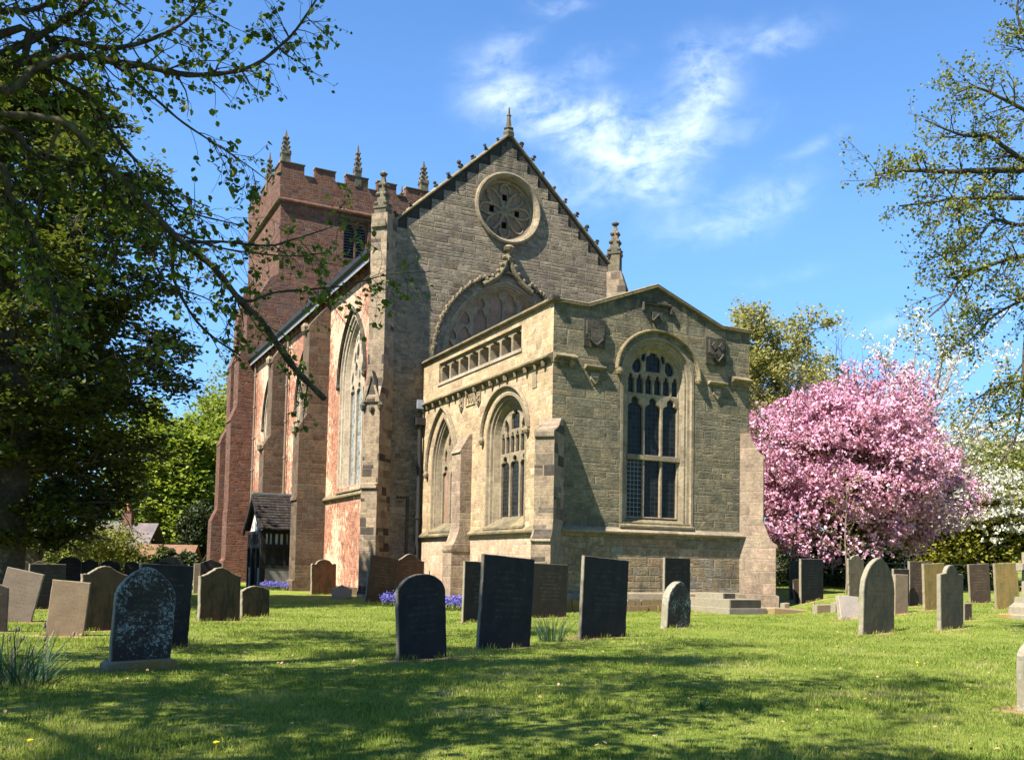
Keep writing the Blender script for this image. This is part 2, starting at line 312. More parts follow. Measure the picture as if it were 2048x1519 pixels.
lawn()

SLK = {'mossy sandstone': .34, 'red brown sandstone': .42, 'brown slate': .45, 'green grey stone': .46, 'mustard sandstone': .55, 'grey slate': .62, 'buff slate': .62, 'dark slate': .72, 'blue slate': .72, 'lichened slate': .75, 'grey granite': .45, 'pale grey marble': .55, 'light grey stone': .55}
def slate(name, c, c2=None, lich=None, lk=.6, script=.5, lower=None, rough=.6, moss=None, inks=(3.0, 2.8, 2.5)):
    f = SLK.get(name, .7); kk = (f*1.22, f*.98, f*.78); c = sc3(c, kk); c2 = sc3(c2, kk) if c2 else None; lower = sc3(lower, kk) if lower else None; lich = sc3(lich, (.75, .72, .66)) if lich else None; moss = sc3(moss, (.8, .8, .8)) if moss else None
    m, gg, b, out = mat_new(name)
    t = gg.new('ShaderNodeTexCoord'); ob = t.outputs['Object']; ge = t.outputs['Generated']
    n = gg.noise(ob, 3., 6, .65)
    col = gg.mix(gg.step(n, .4, .65), c, c2 or tuple(x*1.4 for x in c))
    col = gg.mix(.5, col, gg.ramp(gg.noise(ob, 30., 4, .7), [(.3, (.6,)*3), (.7, (1.4,)*3)]), 'MULTIPLY')
    if moss:
        st = gg.step(gg.m('ADD', gg.noise(gg.vscale(ob, (6, 6, .8)), 1.5, 6, .7), gg.m('MULTIPLY_ADD', gg.noise(ob, 1.3, 3), .5, -.25)), .46, .62)
        col = gg.mix(gg.m('MULTIPLY', st, .85), col, moss)
    x, y, z = gg.xyz(ge)
    if script:
        rows = 17.
        row = gg.m('FLOOR', gg.m('MULTIPLY', z, rows)); fr = gg.m('FRACT', gg.m('MULTIPLY', z, rows))
        band = gg.m('MULTIPLY', gg.step(fr, .28, .34), gg.step(fr, .72, .66))
        letters = gg.step(gg.noise(gg.vec(gg.m('MULTIPLY', x, 46.), gg.m('MULTIPLY', z, 40.), row), 1., 3, .6), .50, .56)
        wid = gg.new('ShaderNodeTexWhiteNoise', noise_dimensions='1D'); gg.put(wid.inputs['W'], row)
        half = gg.m('MULTIPLY_ADD', wid.outputs[0], .28, .10)
        inr = gg.m('LESS_THAN', gg.m('ABSOLUTE', gg.m('SUBTRACT', x, .5)), half)
        inz = gg.m('MULTIPLY', gg.m('GREATER_THAN', z, .42), gg.m('LESS_THAN', z, .90))
        k = gg.m('MULTIPLY', gg.m('MULTIPLY', band, letters), gg.m('MULTIPLY', inr, inz))
        fade = gg.step(gg.noise(ob, 2.4, 3), .30, .52)
        col = gg.mix(gg.m('MULTIPLY', gg.m('MULTIPLY', k, min(1., script*1.6)), fade), col, gg.mix(1., col, inks, 'MULTIPLY'))
    if lower: col = gg.mix(gg.step(gg.m('ADD', z, gg.m('MULTIPLY_ADD', gg.noise(ob, 6., 4), .3, -.15)), .04, .22, 1., 0.), col, lower)
    nrm_ = gg.xyz(t.outputs['Normal'])
    edge = gg.step(gg.m('ABSOLUTE', nrm_[1]), .55, .8, 1., 0.)
    col = gg.mix(gg.m('MULTIPLY', edge, .9), col, gg.mix(gg.noise(ob, 12., 5, .7), (.10, .09, .06), (.30, .27, .20)))
    if lich:
        l = gg.step(gg.m('ADD', gg.noise(ob, 26., 8, .78), gg.m('MULTIPLY_ADD', gg.noise(ob, 1.6, 3), .7, -.35)), lk, lk+.05)
        col = gg.mix(gg.m('MULTIPLY', l, .85), col, lich)
    gg.put(b.inputs['Base Color'], col); b.inputs['Roughness'].default_value = rough; b.inputs['Specular IOR Level'].default_value = .14
    bump(gg, b, gg.m('ADD', gg.noise(ob, 7., 6, .7), gg.m('MULTIPLY', gg.noise(ob, 60., 4, .7), .35)), .5, .012)
    return m
slate('dark slate', (.028, .028, .027), (.042, .042, .040), lower=(.06, .042, .034), rough=.75)
slate('blue slate', (.022, .024, .026), (.034, .036, .038), lower=(.05, .038, .033), script=.4, rough=.72)
slate('brown slate', (.085, .075, .062), (.12, .10, .08), lower=(.14, .09, .06))
slate('lichened slate', (.035, .033, .028), (.05, .046, .036), lich=(.36, .41, .39), lk=.535, script=.3)
slate('mossy sandstone', (.16, .13, .085), (.21, .175, .11), script=0, moss=(.035, .032, .018), lich=(.30, .32, .22), lk=.70, lower=(.17, .14, .07), rough=.9)
slate('red brown sandstone', (.20, .12, .075), (.26, .16, .10), script=0, moss=(.05, .04, .028), rough=.9)
slate('grey slate', (.17, .165, .155), (.21, .20, .185), script=.6, inks=(.6, .6, .6), lower=(.19, .17, .15))
slate('buff slate', (.23, .205, .165), (.28, .25, .20), script=.4, inks=(.6, .6, .6), rough=.85)
slate('mustard sandstone', (.26, .22, .09), (.31, .26, .12), script=.3, inks=(.6, .6, .55), moss=(.13, .12, .045), lower=(.3, .24, .11), rough=.9)
slate('green grey stone', (.14, .145, .115), (.19, .19, .15), script=.4, inks=(.6, .6, .6), moss=(.06, .065, .045), lich=(.30, .32, .30), lk=.72, rough=.85)
slate('pale grey marble', (.45, .47, .50), (.52, .54, .56), script=.3, inks=(.7, .7, .7), rough=.7)
slate('light grey stone', (.36, .355, .34), (.42, .41, .39), script=0, lich=(.16, .16, .13), lk=.68, rough=.9)
slate('grey granite', (.27, .28, .30), (.34, .35, .37), script=0, lich=(.16, .165, .17), lk=.66, rough=.45)
slate('dark granite', (.05, .055, .05), (.07, .075, .07), script=0, rough=.35)
slate('mossy kerb', (.22, .19, .13), (.26, .22, .15), script=0, lich=(.28, .17, .03), lk=.52, rough=.9)
# ------------------------------------------------------------------ geometry helpers
def uvbox(me):
    n = len(me.polygons)
    if not n: return
    nl = len(me.loops)
    co = np.empty(len(me.vertices)*3); me.vertices.foreach_get('co', co); co = co.reshape(-1, 3)
    nr = np.empty(n*3); me.polygons.foreach_get('normal', nr); nr = nr.reshape(-1, 3)
    ls = np.empty(n, int); lt = np.empty(n, int); me.polygons.foreach_get('loop_start', ls); me.polygons.foreach_get('loop_total', lt)
    vi = np.empty(nl, int); me.loops.foreach_get('vertex_index', vi)
    fi = np.repeat(np.arange(n), lt)
    order = np.concatenate([np.arange(a, a+b) for a, b in zip(ls, lt)]) if n else []
    P = co[vi[order]]; N = nr[fi]
    # snap horizontal direction to 8 compass tangents so neighbouring facets share one coordinate system
    ang = np.round(np.arctan2(N[:, 1], N[:, 0])/(pi/4))*(pi/4)
    T = np.stack([-np.sin(ang), np.cos(ang)], 1)
    flat = np.abs(N[:, 2]) > .85
    u = np.where(flat, P[:, 0], (P[:, :2]*T).sum(1)+ang*3.1); v = np.where(flat, P[:, 1], P[:, 2])
    uv = np.zeros((nl, 2)); uv[order, 0] = u; uv[order, 1] = v
    l = me.uv_layers.new(name='UVMap'); l.data.foreach_set('uv', uv.ravel())

class MB:
    """collects shapes, then builds ONE mesh object"""
    def __init__(s): s.v = []; s.f = []
    def add(s, vs, fs):
        o = len(s.v); s.v.extend([tuple(map(float, p)) for p in vs]); s.f.extend([tuple(i+o for i in f) for f in fs]); return s
    def box(s, x0, x1, y0, y1, z0, z1):
        v = [(x0, y0, z0), (x1, y0, z0), (x1, y1, z0), (x0, y1, z0), (x0, y0, z1), (x1, y0, z1), (x1, y1, z1), (x0, y1, z1)]
        return s.add(v, [(3, 2, 1, 0), (4, 5, 6, 7), (0, 1, 5, 4), (1, 2, 6, 5), (2, 3, 7, 6), (3, 0, 4, 7)])
    def fbox(s, F, a0, a1, b0, b1, c0, c1):
        return s.add([F.p(a, b, c) for c in (c0, c1) for a, b in ((a0, b0), (a1, b0), (a1, b1), (a0, b1))],
                     [(3, 2, 1, 0), (4, 5, 6, 7), (0, 1, 5, 4), (1, 2, 6, 5), (2, 3, 7, 6), (3, 0, 4, 7)])
    def prism(s, F, poly, c0, c1):
        """convex/simple polygon in the frame's (a,b), from depth c0 to c1 (c outward)"""
        n = len(poly); ar = sum(poly[i][0]*poly[(i+1) % n][1]-poly[(i+1) % n][0]*poly[i][1] for i in range(n))
        if ar < 0: poly = poly[::-1]
        v = [F.p(a, b, c0) for a, b in poly]+[F.p(a, b, c1) for a, b in poly]
        return s.add(v, [tuple(range(n))[::-1], tuple(range(n, 2*n))]+[(i, (i+1) % n, (i+1) % n+n, i+n) for i in range(n)])
    def tube(s, pts, rads, k=6, cap=True):
        pts = [np.array(p, float) for p in pts]; n = len(pts)
        if np.isscalar(rads): rads = [rads]*n
        t0 = pts[1]-pts[0]; ref = np.array([0, 0, 1.]) if abs(t0[2]) < .9*np.linalg.norm(t0) else np.array([1., 0, 0])
        vs = []
        for i in range(n):
            t = pts[min(i+1, n-1)]-pts[max(i-1, 0)]; t /= np.linalg.norm(t)+1e-9
            a = np.cross(t, ref); la = np.linalg.norm(a)
            if la < 1e-4: ref = np.array([.7, .7, .1]); a = np.cross(t, ref); la = np.linalg.norm(a)
            a /= la; b = np.cross(t, a)
            for j in range(k):
                q = 2*pi*j/k; vs.append(pts[i]+rads[i]*(cos(q)*a+sin(q)*b))
        fs = [(i*k+j, i*k+(j+1) % k, (i+1)*k+(j+1) % k, (i+1)*k+j) for i in range(n-1) for j in range(k)]
        if cap: fs += [tuple(range(k))[::-1], tuple(range((n-1)*k, n*k))]
        return s.add(vs, fs)
    def lathe(s, c, prof, k=8, rot=0.):
        """stack of k-sided rings: prof = [(r,z)...]"""
        vs = []
        for r, z in prof:
            for j in range(k):
                q = rot+2*pi*j/k; vs.append((c[0]+r*cos(q), c[1]+r*sin(q), c[2]+z))
        n = len(prof)
        fs = [(i*k+j, i*k+(j+1) % k, (i+1)*k+(j+1) % k, (i+1)*k+j) for i in range(n-1) for j in range(k)]
        fs += [tuple(range(k))[::-1], tuple(range((n-1)*k, n*k))]
        return s.add(vs, fs)
    def sweep(s, F, path, prof, closed=False, capends=True):
        """profile [(n,c)] (n = left of travel in the plane, c = outward) carried along a 2D path in frame F"""
        n = len(path); P = [np.array(p, float) for p in path]; k = len(prof); vs = []
        for i in range(n):
            if closed: d0 = P[i]-P[i-1]; d1 = P[(i+1) % n]-P[i]
            else: d0 = P[i]-P[i-1] if i else P[1]-P[0]; d1 = P[i+1]-P[i] if i < n-1 else P[-1]-P[-2]
            d0 = d0/(np.linalg.norm(d0)+1e-9); d1 = d1/(np.linalg.norm(d1)+1e-9)
            n0 = np.array([-d0[1], d0[0]]); n1 = np.array([-d1[1], d1[0]]); m = n0+n1; m /= np.linalg.norm(m)+1e-9
            m = m/max(.45, m@n0)
            for a, c in prof:
                q = P[i]+m*a; vs.append(F.p(q[0], q[1], c))
        fs = []
        for i in range(n if closed else n-1):
            j = (i+1) % n
            for q in range(k): fs.append((i*k+q, i*k+(q+1) % k, j*k+(q+1) % k, j*k+q))
        if not closed and capends: fs += [tuple(range(k)), tuple(range((n-1)*k, n*k))[::-1]]
        return s.add(vs, fs)
    def plate(s, F, outer, holes=(), c0=0., c1=.1, bevel=0.):
        """flat slab with an outline and clean-cut holes, front edges chamfered"""
        from mathutils.geometry import delaunay_2d_cdt
        c0, c1 = min(c0, c1), max(c0, c1)
        def ccw(L, want):
            L = [tuple(map(float, p)) for p in L]
            ar = sum(L[i][0]*L[(i+1) % len(L)][1]-L[(i+1) % len(L)][0]*L[i][1] for i in range(len(L)))
            return L if (ar > 0) == want else L[::-1]
        loops = [ccw(outer, True)]+[ccw(h, False) for h in holes]      # solid always on the left of travel
        def inset(L, d):
            n = len(L); out = []
            for i in range(n):
                p = np.array(L[i]); a = p-np.array(L[i-1]); b_ = np.array(L[(i+1) % n])-p
                a /= np.linalg.norm(a)+1e-9; b_ /= np.linalg.norm(b_)+1e-9
                m = np.array([-a[1]-b_[1], a[0]+b_[0]]); l = np.linalg.norm(m)
                m = m/l if l > 1e-6 else np.array([-a[1], a[0]])
                k = max(.5, m @ np.array([-a[1], a[0]])); out.append(tuple(p+m*d/k))
            return out
        front = [inset(L, bevel) for L in loops] if bevel else loops
        def caps(LL):
            vs = []; es = []
            for L in LL:
                o = len(vs); vs += [Vector(p) for p in L]; es += [(o+i, o+(i+1) % len(L)) for i in range(len(L))]
            V, E_, T, *_ = delaunay_2d_cdt(vs, es, [], 0, 1e-6)
            def inside(x, y, L):
                r = False; n = len(L)
                for i in range(n):
                    (x0, y0), (x1, y1) = L[i-1], L[i]
                    if (y0 > y) != (y1 > y) and x < (x1-x0)*(y-y0)/(y1-y0)+x0: r = not r
                return r
            keep = []
            for t in T:
                x = sum(V[i][0] for i in t)/3; y = sum(V[i][1] for i in t)/3
                if inside(x, y, LL[0]) and not any(inside(x, y, L) for L in LL[1:]): keep.append(tuple(t))
            return V, keep
        V, T = caps(front); s.add([F.p(v[0], v[1], c1) for v in V], T)
        V, T = caps(loops); s.add([F.p(v[0], v[1], c0) for v in V], [t[::-1] for t in T])
        for L, Fr in zip(loops, front):
            n = len(L)
            s.add([F.p(a, b_, c0) for a, b_ in L]+[F.p(a, b_, c1-bevel) for a, b_ in L], [(i, (i+1) % n, (i+1) % n+n, i+n) for i in range(n)])
            if bevel: s.add([F.p(a, b_, c1-bevel) for a, b_ in L]+[F.p(a, b_, c1) for a, b_ in Fr], [(i, (i+1) % n, (i+1) % n+n, i+n) for i in range(n)])
        return s
    def text(s, F, txt, a, b, size, c0, c1):
        cu = bpy.data.curves.new('lettering', 'FONT'); cu.body = txt; cu.size = size; cu.extrude = (c1-c0)/2; cu.align_x = 'CENTER'; cu.align_y = 'CENTER'; cu.space_character = 1.1
        o = bpy.data.objects.new('lettering', cu); me = bpy.data.meshes.new_from_object(o)
        s.add([F.p(a+v.co[0], b+v.co[1], (c0+c1)/2+v.co[2]) for v in me.vertices], [tuple(p.vertices) for p in me.polygons])
        bpy.data.objects.remove(o); return s
    def build(s, name, m, parent=None, smooth=False, uv=True, fix=True):
        me = bpy.data.meshes.new(name); me.from_pydata(s.v, [], s.f)
        if fix:
            import bmesh
            bm = bmesh.new(); bm.from_mesh(me); bmesh.ops.remove_doubles(bm, verts=bm.verts, dist=1e-5)
            bmesh.ops.recalc_face_normals(bm, faces=bm.faces); bm.to_mesh(me); bm.free()
        if uv: uvbox(me)
        me.materials.append(MATS[m])
        if smooth: me.polygons.foreach_set('use_smooth', [True]*len(me.polygons))
        o = bpy.data.objects.new(name, me); COL.objects.link(o)
        if parent: o.parent = parent
        return o
class Frame:
    def __init__(s, o, A, B, N): s.o = np.array(o, float); s.A = np.array(A, float); s.B = np.array(B, float); s.N = np.array(N, float)
    def p(s, a, b, c=0.): return s.o+a*s.A+b*s.B+c*s.N
Z3 = (0, 0, 1)
def east(v0): return Frame((0, v0, 0), (1, 0, 0), Z3, (0, -1, 0))     # a = u
def south(u0): return Frame((u0, 0, 0), (0, -1, 0), Z3, (-1, 0, 0))   # a = -v
Q = 1/sqrt(2)
def empty(name, loc=(0, 0, 0), rz=0):
    o = bpy.data.objects.new(name, None); COL.objects.link(o); o.location = loc; o.rotation_euler = (0, 0, rz); o.empty_display_size = .3; return o
def tag(o, label=None, cat=None, group=None, kind=None):
    if label: o['label'] = label
    if cat: o['category'] = cat
    if group: o['group'] = group
    if kind: o['kind'] = kind
    return o

# arches -----------------------------------------------------------
def arch(x0, x1, zs, za, n=10):
    """pointed arch from (x0,zs) over the apex to (x1,zs), left to right"""
    w = (x1-x0); h = max(za-zs, w*.5+1e-3); r = (h*h+w*w/4)/w
    aL = atan2(h, (w/2)-r)      # angle at apex seen from left arc centre (x0+r, zs)
    L = [(x0+r+r*cos(t), zs+r*sin(t)*((za-zs)/h)) for t in np.linspace(pi, aL, n)]
    R = [(x0+x1-a, b) for a, b in L[::-1]][1:]
    return L+R
def opening(x0, x1, zb, zs, za, n=10): return [(x1, zb), (x0, zb)]+arch(x0, x1, zs, za, n)
def cusped(x0, x1, zb, zs, za, cusp=.16, n=9):
    """light with a trefoil-cusped pointed head"""
    w = x1-x0; out = []
    A = arch(x0, x1, zs, za, n); m = len(A)//2
    cx = (x0+x1)/2
    for i, (a, b) in enumerate(A):
        t = i/m if i <= m else (len(A)-1-i)/m
        k = max(0, 1-abs(t-.5)/.2)*cusp*w
        out.append((a+(k if a < cx else -k), b-k*.35))
    return [(x1, zb), (x0, zb)]+out
def clip(poly, conv):
    """Sutherland-Hodgman against a convex polygon"""
    n = len(conv); ar = sum(conv[i][0]*conv[(i+1) % n][1]-conv[(i+1) % n][0]*conv[i][1] for i in range(n))
    if ar < 0: conv = conv[::-1]
    out = list(poly)
    for i in range(n):
        a = conv[i]; b = conv[(i+1) % n]; inp = out; out = []
        if not inp: return []
        def side(p): return (b[0]-a[0])*(p[1]-a[1])-(b[1]-a[1])*(p[0]-a[0])
        for j in range(len(inp)):
            p, q = inp[j-1], inp[j]; sp, sq = side(p), side(q)
            if (sp < 0) != (sq < 0):
                t = sp/(sp-sq); out.append((p[0]+t*(q[0]-p[0]), p[1]+t*(q[1]-p[1])))
            if sq >= 0: out.append(q)
    res = []
    for p in out:
        if not res or (abs(p[0]-res[-1][0])+abs(p[1]-res[-1][1])) > .004: res.append(p)
    return res
def area(p): return abs(sum(p[i][0]*p[(i+1) % len(p)][1]-p[(i+1) % len(p)][0]*p[i][1] for i in range(len(p))))/2
def leafshape(x, z, rx, rz, ang=0, n=10):
    """pointed dagger / mouchette"""
    o = []
    for i in range(n):
        t = 2*pi*i/n; r = (abs(cos(t)) ** 1.5)
        a = rx*sin(t)*(1-.35*cos(t)); b = rz*cos(t)
        c, s = cos(rad(ang)), sin(rad(ang)); o.append((x+a*c-b*s, z+a*s+b*c))
    return o
# ------------------------------------------------------------------ the church (local axes: x = north, y = west, z = up)
CH = empty('church', tuple(ORG), CHROT)
tag(CH, 'old sandstone parish church with battlemented red tower, steep gabled east end and low stone chapel', 'church')
E0 = east(0.); S0 = south(0.)
VG = 12.05; EG = east(VG)
US = -2.0; SN = south(US)
VT = 39.5; UT0, UT1, VT1 = -.63, 10.68, 50.8

def surround(name, F, x0, x1, zb, zs, za, depth, splay, m, parent, order=.10):
    """moulded jambs and arch stepping and splaying back from the wall face to the glass"""
    path = [(x0, zb)]+arch(x0, x1, zs, za, 12)+[(x1, zb)]
    prof = [(0.10, .015), (.0, .015), (-.03, -.07), (-splay*.35, -.09), (-splay*.42, -depth*.45), (-splay*.62, -depth*.45), (-splay*.95, -depth*.98), (-splay, -depth), (-splay, -depth-.12), (.10, -depth-.12)]
    return MB().sweep(F, path, prof).build(name, m, parent)
def hood(F, x0, x1, zs, za, m, parent, w=.12, proj=.14, drop=0., stops=True, name='hood_mould'):
    path = ([(x0, zs-drop)] if drop else [])+arch(x0, x1, zs, za, 14)+([(x1, zs-drop)] if drop else [])
    mb = MB().sweep(F, path, [(0, -.02), (0, proj*.55), (w*.35, proj), (w*.7, proj), (w, proj*.3), (w, -.02)])
    if stops:
        for x in (path[0], path[-1]):
            mb.lathe(F.p(x[0], x[1]-.10, .09), [(.02, -.16), (.10, -.10), (.13, 0), (.10, .10), (.03, .15)], 7)
    return mb.build(name, m, parent)
def tracery_window(F, x0, x1, zb, zs, za, c, rows, extra, m, gm, parent, bar=.10, thick=.16, transom=None, name='window', gc=.10):
    """stone tracery plate: convex pointed outline pierced by cusped lights; rows = [(n, zbottom, zspring, zhead)]"""
    out = opening(x0, x1, zb, zs, za, 12)
    ins = opening(x0+bar*.8, x1-bar*.8, zb+.02, zs, za-bar*1.3, 12)
    holes = []
    for n, b, sp, hd in rows:
        pw = (x1-x0)/n
        for i in range(n):
            a0, a1 = x0+i*pw+bar/2, x0+(i+1)*pw-bar/2
            if hd is None: h = [(a1, b), (a0, b), (a0, sp), (a1, sp)]
            else: h = cusped(a0, a1, b, sp, hd)
            h = clip(h, ins)
            if len(h) > 2 and area(h) > .012: holes.append(h)
    for h in extra:
        h = clip(h, ins)
        if len(h) > 2 and area(h) > .008: holes.append(h)
    w = MB().plate(F, out, holes, c-thick, c, .022).build(name, m, parent)
    if gm: MB().plate(F, out, [], c-thick*.62-.02, c-thick*.62).build('glass' if 'glass' in gm else 'infill_panel', gm, w)
    return w

# ---- chapel ----------------------------------------------------------
CW, CD, CHT = 8.57, VG, 10.50
# openings
EW = (2.85, 5.85, 3.12, 8.35, 9.72)
out = [(.0, -.4), (CW, -.4), (CW, CHT), (7.2, CHT), (4.25, 11.62), (1.36, CHT), (0, CHT)]
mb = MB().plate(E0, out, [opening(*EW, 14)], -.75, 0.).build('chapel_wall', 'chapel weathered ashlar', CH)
w1 = (-10.70, -8.38, 2.95, 5.6, 7.78); w2 = (-5.07, -1.95, 2.95, 6.35, 7.82)
bal = [(-10.18, 9.37), (-2.37, 9.37), (-2.37, 10.24), (-10.18, 10.24)]
sw = MB().plate(S0, [(-CD, -.4), (-.004, -.4), (-.004, CHT), (-CD, CHT)], [opening(*w1, 14), opening(*w2, 14), bal], -.748, .003).build('chapel_wall', 'chapel buff ashlar', CH)
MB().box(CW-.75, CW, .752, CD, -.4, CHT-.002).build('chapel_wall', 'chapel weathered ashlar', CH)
MB().box(.75, CW-.752, .752, CD-.01, 8.9, 9.1).build('chapel_roof', 'lead roof', CH)
# balustrade lights
holes = []
pw = (10.18-2.37)/8
for i in range(8):
    a0 = -10.18+i*pw+.07; a1 = -10.18+(i+1)*pw-.07
    holes.append(cusped(a0, a1, 9.42, 9.88, 10.20, .18))
MB().plate(S0, bal, holes, -.52, -.10, .02).build('parapet_tracery', 'dressed stone', CH)
MB().fbox(S0, -10.25, -2.3, 9.25, 9.372, -.1, .05).build('parapet_sill', 'pale tracery stone', CH)
# copings
cop = [(0, -.85), (0, .05), (.03, .10), (.07, .10), (.08, .06), (.10, .06), (.12, .09), (.16, .02), (.16, -.85)]
MB().sweep(E0, [(CW+.10, CHT), (7.2, CHT), (4.25, 11.62), (1.36, CHT), (-.10, CHT)][::-1], cop).build('chapel_coping', 'lichened coping stone', CH)
MB().sweep(S0, [(-CD, CHT+.004), (-.1, CHT+.004)], [(0, -.75), (0, .10), (.05, .15), (.10, .15), (.19, .04), (.19, -.75)]).build('chapel_coping', 'lichened coping stone', CH)
MB().lathe((.0, .0, CHT+.02), [(.22, 0), (.22, .17), (.15, .24), (.0, .24)], 4, pi/4).build('coping_block', 'blackened stone', CH)
# frieze string with carved bosses, south face and the short returns on the east face
st = [(0, -.01), (0, .05), (.10, .06), (.16, .22), (.21, .23), (.26, .17), (.36, -.01)]
mbs = MB().sweep(S0, [(-CD, 8.44), (.0, 8.44)], st)
for i in range(17):
    a = -11.85+i*.71+(.1*sin(i*5.1)); s_r = .085+.02*sin(i*3.3)
    mbs.lathe(S0.p(a, 8.45, .09), [(.03, -.13), (s_r*.8, -.09), (s_r, 0), (s_r*1.15, .06), (s_r*.5, .15)], 6, i)
mbs.build('carved_string_course', 'lichened coping stone', CH)
mbs = MB().sweep(E0, [(-.0, 8.44), (.86, 8.44)], st)
for a in (.28, .66): mbs.lathe(E0.p(a, 8.45, .09), [(.03, -.13), (.07, -.09), (.09, 0), (.10, .06), (.05, .15)], 6)
mbs.build('carved_string_course', 'lichened coping stone', CH)
MB().sweep(E0, [(7.66, 8.44), (CW, 8.44)], st).build('carved_string_course', 'lichened coping stone', CH)
# sill strings
sst = [(0, -.01), (-.05, .02), (.0, .17), (.06, .18), (.22, -.01)]
MB().sweep(E0, [(.32, 2.70), (CW-.05, 2.70)], sst).build('sill_string', 'dressed stone', CH)
MB().sweep(S0, [(-CD, 2.68), (-7.40, 2.68)], sst).build('sill_string', 'lichened coping stone', CH)
MB().sweep(S0, [(-6.47, 2.68), (-.4, 2.68)], sst).build('sill_string', 'lichened coping stone', CH)
# plinth, offset and rough footing
pl = MB().prism(Frame((0, 0, 0), (0, -1, 0), Z3, (1, 0, 0)), [(0, -.4), (.22, -.4), (.22, .42), (.16, .60), (0, .66)], .3, CW)
pl.build('plinth', 'dressed stone', CH)
rr = random.Random(3); ft = MB(); x = .3
while x < CW:
    w_ = rr.uniform(.3, .7); ft.box(x, min(x+w_-.02, CW+.2), -.34-rr.uniform(0, .05), .1, -.35, .16+rr.uniform(0, .05)); x += w_
x = .3
while x < CW:
    w_ = rr.uniform(.25, .5); ft.box(x, min(x+w_-.02, CW+.2), -.29-rr.uniform(0, .03), .1, .16, .37+rr.uniform(0, .04)); x += w_
ft.build('footing', 'mossy kerb', CH)
MB().prism(Frame((0, 0, 0), (-1, 0, 0), Z3, (0, 1, 0)), [(0, -.4), (.2, -.4), (.2, .35), (0, .5)], .3, CD).build('plinth', 'chapel buff ashlar', CH)

# east window: three lights, transom, panel tracery
gx0, gx1 = 3.18, 5.52
p3 = (gx1-gx0)/3
ext = [cusped(gx0+p3+.07, gx1-p3-.07, 8.62, 9.02, 9.36, .13)]
for sg in (-1, 1):
    c_ = (gx0+gx1)/2
    ext += [leafshape(c_+sg*.70, 8.80, .19, .28, sg*18), leafshape(c_+sg*.42, 9.18, .09, .22, sg*10)]
ew = tracery_window(E0, gx0, gx1, 3.28, 8.35, 9.46, -.30, [(3, 3.34, 5.38, None), (3, 5.58, 7.15, 7.68), (6, 7.80, 8.22, 8.50)], ext, 'dressed stone', 'leaded glass', CH, bar=.11)
MB().fbox(E0, gx0, gx1, 5.40, 5.56, -.36, -.25).build('transom', 'dressed stone', ew)
MB().fbox(E0, gx0+.07, gx0+p3-.06, 3.36, 5.36, -.375, -.35).build('window_guard', 'guarded glass', ew)
surround('surround', E0, EW[0], EW[1], 3.02, EW[3], EW[4], .30, .36, 'dressed stone', ew)
hood(E0, 2.62, 6.08, 8.50, 9.98, 'lichened coping stone', ew)
MB().prism(Frame((0, 0, 0), (0, -1, 0), Z3, (1, 0, 0)), [(-.45, 2.9), (.08, 2.9), (.08, 3.0), (-.45, 3.33)], 2.75, 5.95).build('window_sill', 'lichened coping stone', ew)

# south windows
s1 = tracery_window(S0, -10.42, -8.66, 3.2, 5.7, 7.30, -.34, [(2, 3.25, 5.2, 5.75)], [leafshape(-9.54-.42, 6.12, .2, .34, 10), leafshape(-9.54+.42, 6.12, .2, .34, -10), leafshape(-9.54, 6.75, .2, .34)], 'dressed stone', 'plaster panel', CH, bar=.12, name='blind_window')
surround('surround', S0, w1[0], w1[1], 2.98, w1[3], w1[4], .34, .30, 'dressed stone', s1)
hood(S0, -11.22, -7.95, 5.55, 8.18, 'dressed stone', s1)
MB().prism(Frame((0, 0, 0), (-1, 0, 0), Z3, (0, 1, 0)), [(-.5, 2.85), (.10, 2.85), (.10, 2.92), (-.5, 3.34)], 8.3, 10.8).build('window_sill', 'lichened coping stone', s1)
a0, a1 = -4.70, -2.30; p3 = (a1-a0)/3; cc = (a0+a1)/2
ext = [cusped(a0+p3+.06, a1-p3-.06, 6.62, 7.0, 7.34, .12), leafshape(cc-.72, 6.75, .18, .28, 18), leafshape(cc+.72, 6.75, .18, .28, -18)]
s2 = tracery_window(S0, a0, a1, 3.2, 6.35, 7.52, -.38, [(3, 3.26, 5.15, 5.62), (6, 5.74, 6.25, 6.50)], ext, 'dressed stone', 'leaded glass', CH, bar=.11)
surround('surround', S0, w2[0], w2[1], 2.98, w2[3], w2[4], .40, .36, 'dressed stone', s2)
hood(S0, -5.46, -1.70, 6.42, 8.10, 'dressed stone', s2)
MB().prism(Frame((0, 0, 0), (-1, 0, 0), Z3, (0, 1, 0)), [(-.5, 2.85), (.10, 2.85), (.10, 2.92), (-.5, 3.36)], 1.85, 5.2).build('window_sill', 'lichened coping stone', s2)

# buttress with stepped profile: prof = [(proj, z)...] from the ground up, set against the wall
def buttress(o, outdir, prof, width, m, parent=CH, name='buttress', caps=None):
    od = np.array([outdir[0], outdir[1], 0.]); od /= np.linalg.norm(od); tn = np.array([-od[1], od[0], 0.])
    F = Frame(o, od, Z3, -tn if False else tn)
    poly = [(-.6, prof[0][1])]+list(prof)+[(-.6, prof[-1][1])]
    b = MB().plate(F, poly, [], -width/2, width/2, .012).build(name, m, parent)
    for (p, z, h) in (caps or []):
        MB().prism(F, [(-.05, z), (p+.05, z), (p+.06, z+.08), (p-.02, z+h), (-.05, z+h)], -width/2-.03, width/2+.03).build('weathering', 'lichened coping stone', b)
    return b, F
def sweepcurve(p0, z0, p1, z1, n=5): # concave set-off
    return [(p0+(p1-p0)*(i/n), z0+(z1-z0)*((i/n) ** 1.8)) for i in range(n+1)]
